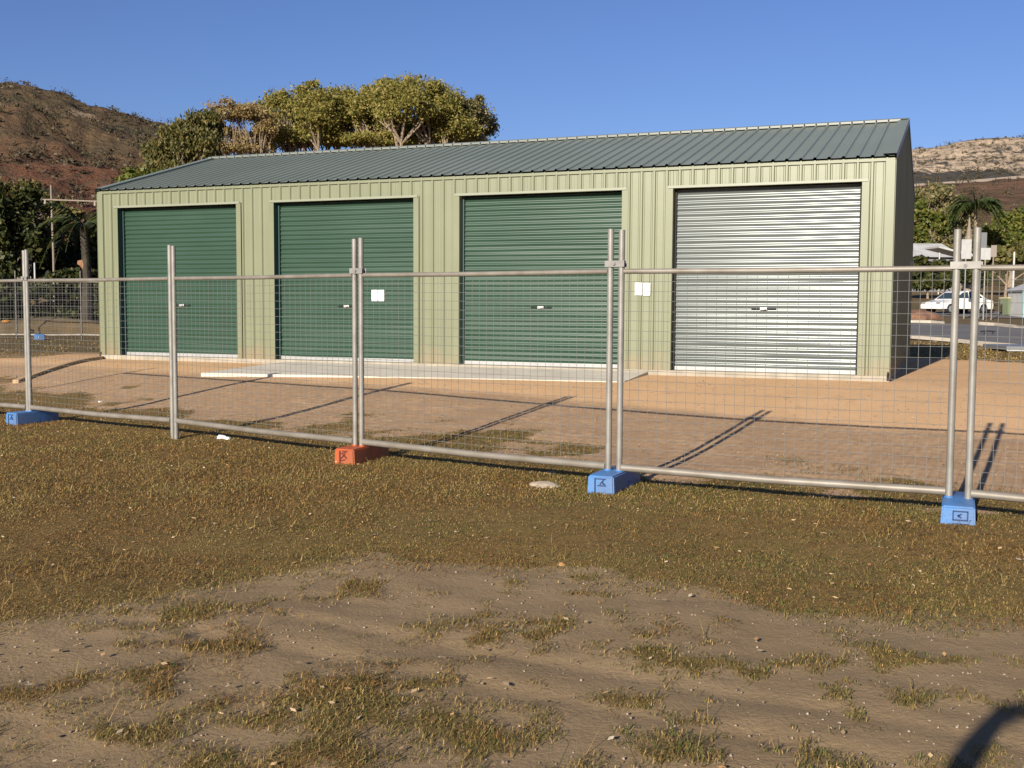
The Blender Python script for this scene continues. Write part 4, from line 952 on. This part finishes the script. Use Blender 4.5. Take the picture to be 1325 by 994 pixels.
# signs
def sign(label, px, py0, py1, Y, wpx, m, postm, zfoot=None, cat='sign'):
    k = Y / FPX; c_ = at(px, (py0 + py1) / 2, Y); g0 = Hs(c_.x, c_.y)
    t = thing('road_sign', label, cat, (c_.x, c_.y, g0), 0.05, 'sign boards by the street')
    hz = c_.z - g0
    MB().tube([(0, 0.03, -0.2), (0, 0.03, hz + (py1 - py0) * k * 0.45)], 0.035, 8).build('post', postm, t)
    MB().box((0, 0, hz), (wpx * k, 0.02, (py1 - py0) * k), bev=0.004).build('board', m, t)
sign('white rectangular sign board seen between the two right fence posts', 1250.5, 310, 335, 57, 13, M['signwhite'], M['signgrey'])
sign('large dark grey sign back right of the tall fence posts', 1270, 301, 323, 58, 14, M['signgrey'], M['signgrey'])
sign('white sign board below the dark grey sign', 1275.5, 321, 336, 55, 13, M['signwhite'], M['post'])
sign('small brown backed sign on a thin post, rightmost of the signs', 1286, 317.5, 332.5, 55, 7.5, M['signbrown'], M['polewood'])
q_ = at(1312, 342, 66); g0 = Hs(q_.x, q_.y); zt_ = at(1312, 326, 66).z
tag(MB().tube([(q_.x, q_.y, g0 - .1), (q_.x, q_.y, zt_ - 0.05), (q_.x, q_.y, zt_)], [0.06, 0.06, 0.03], 8).build('pale_post', M['signwhite']), 'thin pale post standing before the hedge at the right edge', 'post')
q_ = at(1253.5, 312, 100); g0 = Hs(q_.x, q_.y); zt_ = at(1253, 281, 100).z
tag(MB().tube([(q_.x, q_.y, g0 - .1), (q_.x, q_.y, q_.z), (q_.x, q_.y, zt_ - 0.9), (q_.x, q_.y, zt_)], [0.32, 0.30, 0.14, 0.04], 8).build('pale_spire', M['polewood']), 'pale tapering pole rising between the two right fence posts', 'pole')
# house with grey roof partly hidden by the shed
c_ = at(1205, 345, 98); g0 = Hs(c_.x, c_.y); eav = at(1205, 333, 98).z; rid = at(1205, 313, 98).z
t = thing('house', 'low house with a blue grey roof partly hidden behind the gable end', 'house', (c_.x, c_.y, g0), 0.06)
he = eav - g0; hr = rid - g0
MB().box((0, 2.5, he / 2), (5.6, 5, he)).build('wall', M['housewall'], t)
mb = MB(); mb.add([(-3.0, -0.4, he), (3.0, -0.4, he), (2.0, 2.5, hr), (-2.2, 2.5, hr), (3.0, 5.4, he), (-3.0, 5.4, he)], [(0, 1, 2, 3), (3, 2, 4, 5), (1, 4, 2), (0, 3, 5), (0, 5, 4, 1)]); mb.build('roof', M['houseroof'], t)
for x in (-1.6, 0.4, 1.9):
    f = MB().box((x, -0.02, he * 0.62), (0.9, 0.06, 0.9)).build('window', M['signwhite'], t); MB().box((x, -0.055, he * 0.62), (0.74, 0.02, 0.74)).build('pane', M['glass'], f)
t = thing('carport', 'white roofed carport right of the grey house', 'carport', (at(1232, 340, 94).x, 94, Hs(at(1232, 340, 94).x, 94)), 0.05)
zc = at(1232, 328, 94).z - t.location.z
mb = MB(); mb.add([(-1.7, -1.2, zc + 0.55), (1.2, -1.2, zc - 0.1), (1.2, 1.6, zc - 0.1), (-1.7, 1.6, zc + 0.55), (-1.7, -1.2, zc + 0.4), (1.2, -1.2, zc - 0.3), (1.2, 1.6, zc - 0.3), (-1.7, 1.6, zc + 0.4)], [(0, 1, 2, 3), (7, 6, 5, 4), (0, 4, 5, 1), (1, 5, 6, 2), (2, 6, 7, 3), (3, 7, 4, 0)]); mb.build('roof', M['signwhite'], t)
for x in (-1.6, 1.1): MB().tube([(x, -1.1, -0.1), (x, -1.1, zc)], 0.06, 8).build('leg', M['signwhite'], t)
# wheelie bin and pale structure at the right edge
q_ = at(1305, 395, 62); t = thing('wheelie_bin', 'dull green bin with a pale lid on the far lawn', 'bin', (q_.x, q_.y, Hs(q_.x, q_.y)), 0.2)
mb = MB(); mb.add([(-0.24, -0.28, 0.05), (0.24, -0.28, 0.05), (0.24, 0.28, 0.05), (-0.24, 0.28, 0.05), (-0.30, -0.36, 0.95), (0.30, -0.36, 0.95), (0.30, 0.36, 0.95), (-0.30, 0.36, 0.95)], [(0, 3, 2, 1), (4, 5, 6, 7), (0, 1, 5, 4), (1, 2, 6, 5), (2, 3, 7, 6), (3, 0, 4, 7)]); mb.build('bin_body', M['bin'], t)
MB().box((0, 0, 0.99), (0.66, 0.78, 0.08), bev=0.02).build('lid', M['binlid'], t)
for sx in (-1, 1): MB().tube([(sx * 0.2, 0.3, 0.1), (sx * 0.28, 0.3, 0.1)], 0.1, 10).build('wheel', M['hole'], t)
q_ = at(1325, 395, 60); t = thing('shed_corner', 'pale white and teal garden shed at the right edge', 'garden shed', (q_.x + 1.1, q_.y, Hs(q_.x, q_.y)), 0.0)
MB().box((0, 1, 0.75), (2.2, 2.0, 1.5)).build('wall', M['signwhite'], t); MB().box((-1.12, -0.02, 0.75), (0.16, 0.12, 1.5)).build('post', mat('teal_paint', (0.25, 0.42, 0.42), 0.5), t)
mb = MB(); mb.prism([(-1.3, 1.5), (1.3, 1.5), (0, 1.95)], (1, 0, 0), (0, 0, 1), (0, 1, 0), (0, -0.15, 0.003), 2.3); mb.build('roof', M['houseroof'], t)

# ------------------------------------------------------------------ the person taking the picture, standing behind the view
def photographer():
    t = thing('person', 'person in dark clothes holding a camera, the other hand raised to the brow', 'person', (0, 0, 0))
    J = {'pel': (0.06, -0.36, 0.93), 'wst': (0.06, -0.36, 1.08), 'chs': (0.05, -0.35, 1.28), 'nek': (0.06, -0.34, 1.48), 'hd0': (0.06, -0.32, 1.58), 'hd1': (0.06, -0.31, 1.69), 'hd2': (0.06, -0.32, 1.76),
         'shl': (-0.12, -0.34, 1.38), 'ell': (-0.45, -0.25, 1.36), 'wrl': (-0.310, -0.25, 1.725), 'shr': (0.23, -0.34, 1.40), 'elr': (0.30, -0.20, 1.18), 'wrr': (0.10, -0.10, 1.44),
         'hpl': (-0.04, -0.36, 0.88), 'knl': (-0.06, -0.34, 0.49), 'anl': (-0.07, -0.38, 0.09), 'tol': (-0.08, -0.20, 0.035), 'hpr': (0.16, -0.36, 0.88), 'knr': (0.18, -0.34, 0.49), 'anr': (0.19, -0.38, 0.09), 'tor': (0.21, -0.20, 0.035)}
    RAD = {'pel': (0.15, 0.11), 'wst': (0.14, 0.10), 'chs': (0.16, 0.11), 'nek': (0.055, 0.055), 'hd0': (0.07, 0.08), 'hd1': (0.078, 0.095), 'hd2': (0.06, 0.07), 'shl': (0.062, 0.062), 'ell': (0.054, 0.054), 'wrl': (0.046, 0.046), 'shr': (0.062, 0.062), 'elr': (0.046, 0.046), 'wrr': (0.031, 0.031),
           'hpl': (0.09, 0.09), 'knl': (0.06, 0.06), 'anl': (0.042, 0.042), 'tol': (0.035, 0.03), 'hpr': (0.09, 0.09), 'knr': (0.06, 0.06), 'anr': (0.042, 0.042), 'tor': (0.035, 0.03)}
    E = [('pel', 'wst'), ('wst', 'chs'), ('chs', 'nek'), ('nek', 'hd0'), ('hd0', 'hd1'), ('hd1', 'hd2'), ('chs', 'shl'), ('shl', 'ell'), ('ell', 'wrl'), ('chs', 'shr'), ('shr', 'elr'), ('elr', 'wrr'),
         ('pel', 'hpl'), ('hpl', 'knl'), ('knl', 'anl'), ('anl', 'tol'), ('pel', 'hpr'), ('hpr', 'knr'), ('knr', 'anr'), ('anr', 'tor')]
    # hands: palm plus five fingers each; the left lies flat at the brow, the right closes on the camera
    def hand(key, d, across, curl):
        w0 = Vector(J[key]); d = Vector(d).normalized(); a = Vector(across).normalized(); c = Vector(curl).normalized()
        J[key + 'p'] = tuple(w0 + d * 0.06); RAD[key + 'p'] = (0.034, 0.02); E.append((key, key + 'p'))
        for i, (off, ln) in enumerate(((-0.030, 0.075), (-0.010, 0.085), (0.010, 0.080), (0.030, 0.062))):
            b = w0 + d * 0.09 + a * off; m_ = b + d * ln * 0.55 + c * ln * 0.12; e = m_ + d * ln * 0.35 + c * ln * 0.3
            for q, p_, r_ in (('a', b, 0.010), ('b', m_, 0.0085), ('c', e, 0.007)): J[f'{key}{i}{q}'] = tuple(p_); RAD[f'{key}{i}{q}'] = (r_, r_)
            E.extend([(key + 'p', f'{key}{i}a'), (f'{key}{i}a', f'{key}{i}b'), (f'{key}{i}b', f'{key}{i}c')])
        b = w0 + d * 0.03 - a * 0.035; e = b + d * 0.045 - a * 0.02 + c * 0.012
        J[key + 'ta'] = tuple(b); J[key + 'tb'] = tuple(e); RAD[key + 'ta'] = (0.013, 0.013); RAD[key + 'tb'] = (0.009, 0.009); E.extend([(key, key + 'ta'), (key + 'ta', key + 'tb')])
    hand('wrl', (0.95, 0.0, 0.06), (-0.2, 0.25, 1), (0.2, 1, -0.1)); hand('wrr', (-0.55, 0.1, 0.55), (0.1, 1, 0), (-0.6, 0.0, -0.5))
    ks = list(J); me = bpy.data.meshes.new('body'); me.from_pydata([J[k] for k in ks], [(ks.index(a), ks.index(b)) for a, b in E], [])
    ob = link('body', me, M['cloth'], t)
    sk = ob.modifiers.new('skin', 'SKIN'); sk.use_smooth_shade = True
    for i, k in enumerate(ks): me.skin_vertices[0].data[i].radius = RAD[k]; me.skin_vertices[0].data[i].use_root = (k == 'pel')
    sb = ob.modifiers.new('sub', 'SUBSURF'); sb.levels = 1; sb.render_levels = 1
    bm = bmesh.new(); bmesh.ops.create_uvsphere(bm, u_segments=14, v_segments=8, radius=1)
    for v in bm.verts: v.co = Vector((0.06 + v.co.x * 0.10, -0.345 + v.co.y * 0.11, 1.72 + v.co.z * 0.085))
    me2 = bpy.data.meshes.new('hair'); bm.to_mesh(me2); bm.free(); link('hair', me2, M['hair'], t, smooth=True)
    hd = MB(); hd.box((0.06, -0.225, 1.65), (0.022, 0.03, 0.045), bev=0.008); hd.smooth = True; hd.build('nose', M['skin'], t)
    for sx in (-1, 1): MB().box((0.06 + sx * 0.034, -0.228, 1.68), (0.026, 0.012, 0.012), bev=0.004).build('eye', M['hair'], t); MB().box((0.06 + sx * 0.088, -0.31, 1.665), (0.015, 0.035, 0.06), bev=0.006).build('ear', M['skin'], t)
    MB().box((0.06, -0.226, 1.61), (0.05, 0.010, 0.010), bev=0.003).build('mouth', M['redcar'], t)
    cmr = thing('compact_camera', 'small black camera held in the right hand of the person taking the picture', 'camera', (0.0, -0.06, 1.5))
    MB().box((0, 0, 0), (0.10, 0.03, 0.06), bev=0.006).build('camera_body', M['hole'], cmr); MB().tube([(0, 0.016, 0), (0, 0.032, 0)], 0.022, 14).build('lens', M['glass'], cmr)
photographer()

# ------------------------------------------------------------------ grass blades, fallen leaves, pebbles
def blades(name, n, ymin, ymax, xfun, m, hrange, wid, seed, pick, lean=0.9, clump=1):
    g = np.random.default_rng(seed)
    nb = n // clump
    Y = ymin * (ymax / ymin) ** g.uniform(0, 1, nb); X = Y * g.uniform(-0.56, 0.56, nb) if xfun is None else xfun(Y, g, nb)
    if clump > 1:
        X = np.repeat(X, clump) + g.normal(size=nb * clump) * 0.018; Y = np.repeat(Y, clump) + g.normal(size=nb * clump) * 0.018
    c_ = pick(X, Y, g); keep = g.uniform(size=len(X)) < c_
    X, Y = X[keep], Y[keep]; k = len(X)
    Z = H(X, Y) + 0.006
    h = g.uniform(*hrange, size=k) * np.clip(0.75 + 0.8 * (fbm(X * 1.5, Y * 1.5, 91) - 0.4), 0.5, 1.5); an = g.uniform(0, 2 * math.pi, k); ln = g.uniform(0.5, 2.2, k) * lean
    w_ = wid * (0.25 + 0.15 * Y) * g.uniform(0.6, 1.3, k)
    dx, dy = np.cos(an), np.sin(an); sx, sy = -dy, dx
    B0 = np.stack([X - sx * w_ / 2, Y - sy * w_ / 2, Z], 1); B1 = np.stack([X + sx * w_ / 2, Y + sy * w_ / 2, Z], 1)
    mx_, my_, mz_ = X + dx * h * ln * 0.4, Y + dy * h * ln * 0.4, Z + h * 0.6
    M0 = np.stack([mx_ - sx * w_ * 0.4, my_ - sy * w_ * 0.4, mz_], 1); M1 = np.stack([mx_ + sx * w_ * 0.4, my_ + sy * w_ * 0.4, mz_], 1)
    T_ = np.stack([X + dx * h * ln, Y + dy * h * ln, Z + h * np.clip(1.0 - ln * 0.33, 0.22, 1)], 1)
    V = np.stack([B0, B1, M1, M0, T_], 1).reshape(-1, 3); b0 = np.arange(k) * 5
    F3 = np.concatenate([np.stack([b0, b0 + 1, b0 + 2], 1), np.stack([b0, b0 + 2, b0 + 3], 1), np.stack([b0 + 3, b0 + 2, b0 + 4], 1)])
    me = np_mesh(name, V, F3); return link(name, me, m, kind='stuff')
def pick_dry(X, Y, g):
    c_ = cover(X, Y); gr = fbm(X * 0.9 + 4, Y * 0.9, 71, 4); return c_ * np.clip(1.2 - 0.35 * sstep((gr - 0.5) * 6), 0, 1) * np.where(behind(X, Y) > 0, 0.55, 1.0)
def pick_green(X, Y, g):
    c_ = cover(X, Y); gr = fbm(X * 0.9 + 4, Y * 0.9, 71, 4)
    inside = (Y < np.interp(X, EDGE_X, EDGE_Y))
    return c_ * np.where(inside, 0.8, np.clip((gr - 0.38) * 4, 0.15, 0.9)) * np.interp(X, [-3, 0.3, 2], [0.25, 0.8, 1.2])
def pick_straw(X, Y, g): return pick_dry(X, Y, g) * (1.0 - 0.85 * sstep((fbm(X * 1.6 + 30, Y * 1.6, 81, 5) + np.interp(X, [-4, 2], [0.08, -0.08]) - 0.47) * 9))
def pick_rust(X, Y, g): return pick_dry(X, Y, g) * sstep((fbm(X * 1.6 + 30, Y * 1.6, 81, 5) + np.interp(X, [-4, 2], [0.08, -0.08]) - 0.45) * 9)
blades('grass', 400000, 3.2, 15.5, None, M['blade'], (0.009, 0.030), 0.0036, 101, pick_straw)
blades('grass', 320000, 3.2, 15.5, None, M['blade_rust'], (0.010, 0.034), 0.0036, 104, pick_rust)
blades('grass', 230000, 3.2, 14.5, None, M['blade_green'], (0.008, 0.030), 0.0036, 102, pick_green, clump=6)
blades('grass', 26000, 15, 34, lambda Y, g, n: np.where(g.uniform(size=n) < 0.5, g.uniform(-0.56, -0.36, n), g.uniform(0.36, 0.56, n)) * Y, M['blade'], (0.02, 0.06), 0.005, 103, lambda X, Y, g: cover(X, Y) * np.where(X < 0, 0.3, 0.9))
blades('dry_runners', 16000, 3.2, 13.0, None, M['blade'], (0.05, 0.12), 0.0030, 105, lambda X, Y, g: cover(X, Y) * np.clip((fbm(X * 0.7 + 60, Y * 0.7, 95, 4) - 0.35) * 4, 0.1, 1) * np.interp(X, [-3, 1], [1, 0.5]), lean=1.7)
g = np.random.default_rng(131); n = 900
Y = 3.3 * (14 / 3.3) ** g.uniform(0, 1, n); X = Y * g.uniform(-0.5, 0.5, n)
kp = g.uniform(size=n) < 0.15 + 0.85 * cover(X, Y); X, Y = X[kp], Y[kp]
V, Fq = leaves(np.stack([X, Y, H(X, Y) + 0.035], 1), 0.019, 1.8, 0, 132); V[:, 2] = np.repeat(H(X, Y) + 0.022, 4) + (V[:, 2] - np.repeat(H(X, Y) + 0.035, 4)) * 0.4
link('fallen_leaves', np_mesh('fallen_leaves', V, Fq), M['leaflitter'], kind='stuff')
n = 5200; Y = 3.3 * (17 / 3.3) ** g.uniform(0, 1, n); X = Y * g.uniform(-0.5, 0.5, n)
keep = g.uniform(size=n) < (1 - cover(X, Y)) * np.where(behind(X, Y) > 0, 0.9, 0.55); X, Y = X[keep], Y[keep]; n = len(X)
s = g.uniform(0.003, 0.010, n) * (0.6 + 0.06 * Y)
oct_ = np.array([(1, 0, 0), (0, 1, 0), (-1, 0, 0), (0, -1, 0), (0, 0, 0.8), (0, 0, -0.6)]); of = np.array([(0, 1, 4), (1, 2, 4), (2, 3, 4), (3, 0, 4), (1, 0, 5), (2, 1, 5), (3, 2, 5), (0, 3, 5)])
V = (np.stack([X, Y, H(X, Y) + s * 0.3], 1)[:, None, :] + oct_[None] * g.uniform(0.6, 1.4, size=(n, 6, 1)) * s[:, None, None]).reshape(-1, 3)
link('pebbles', np_mesh('pebbles', V, (np.arange(n)[:, None, None] * 6 + of[None]).reshape(-1, 3)), M['pebble'], kind='stuff')
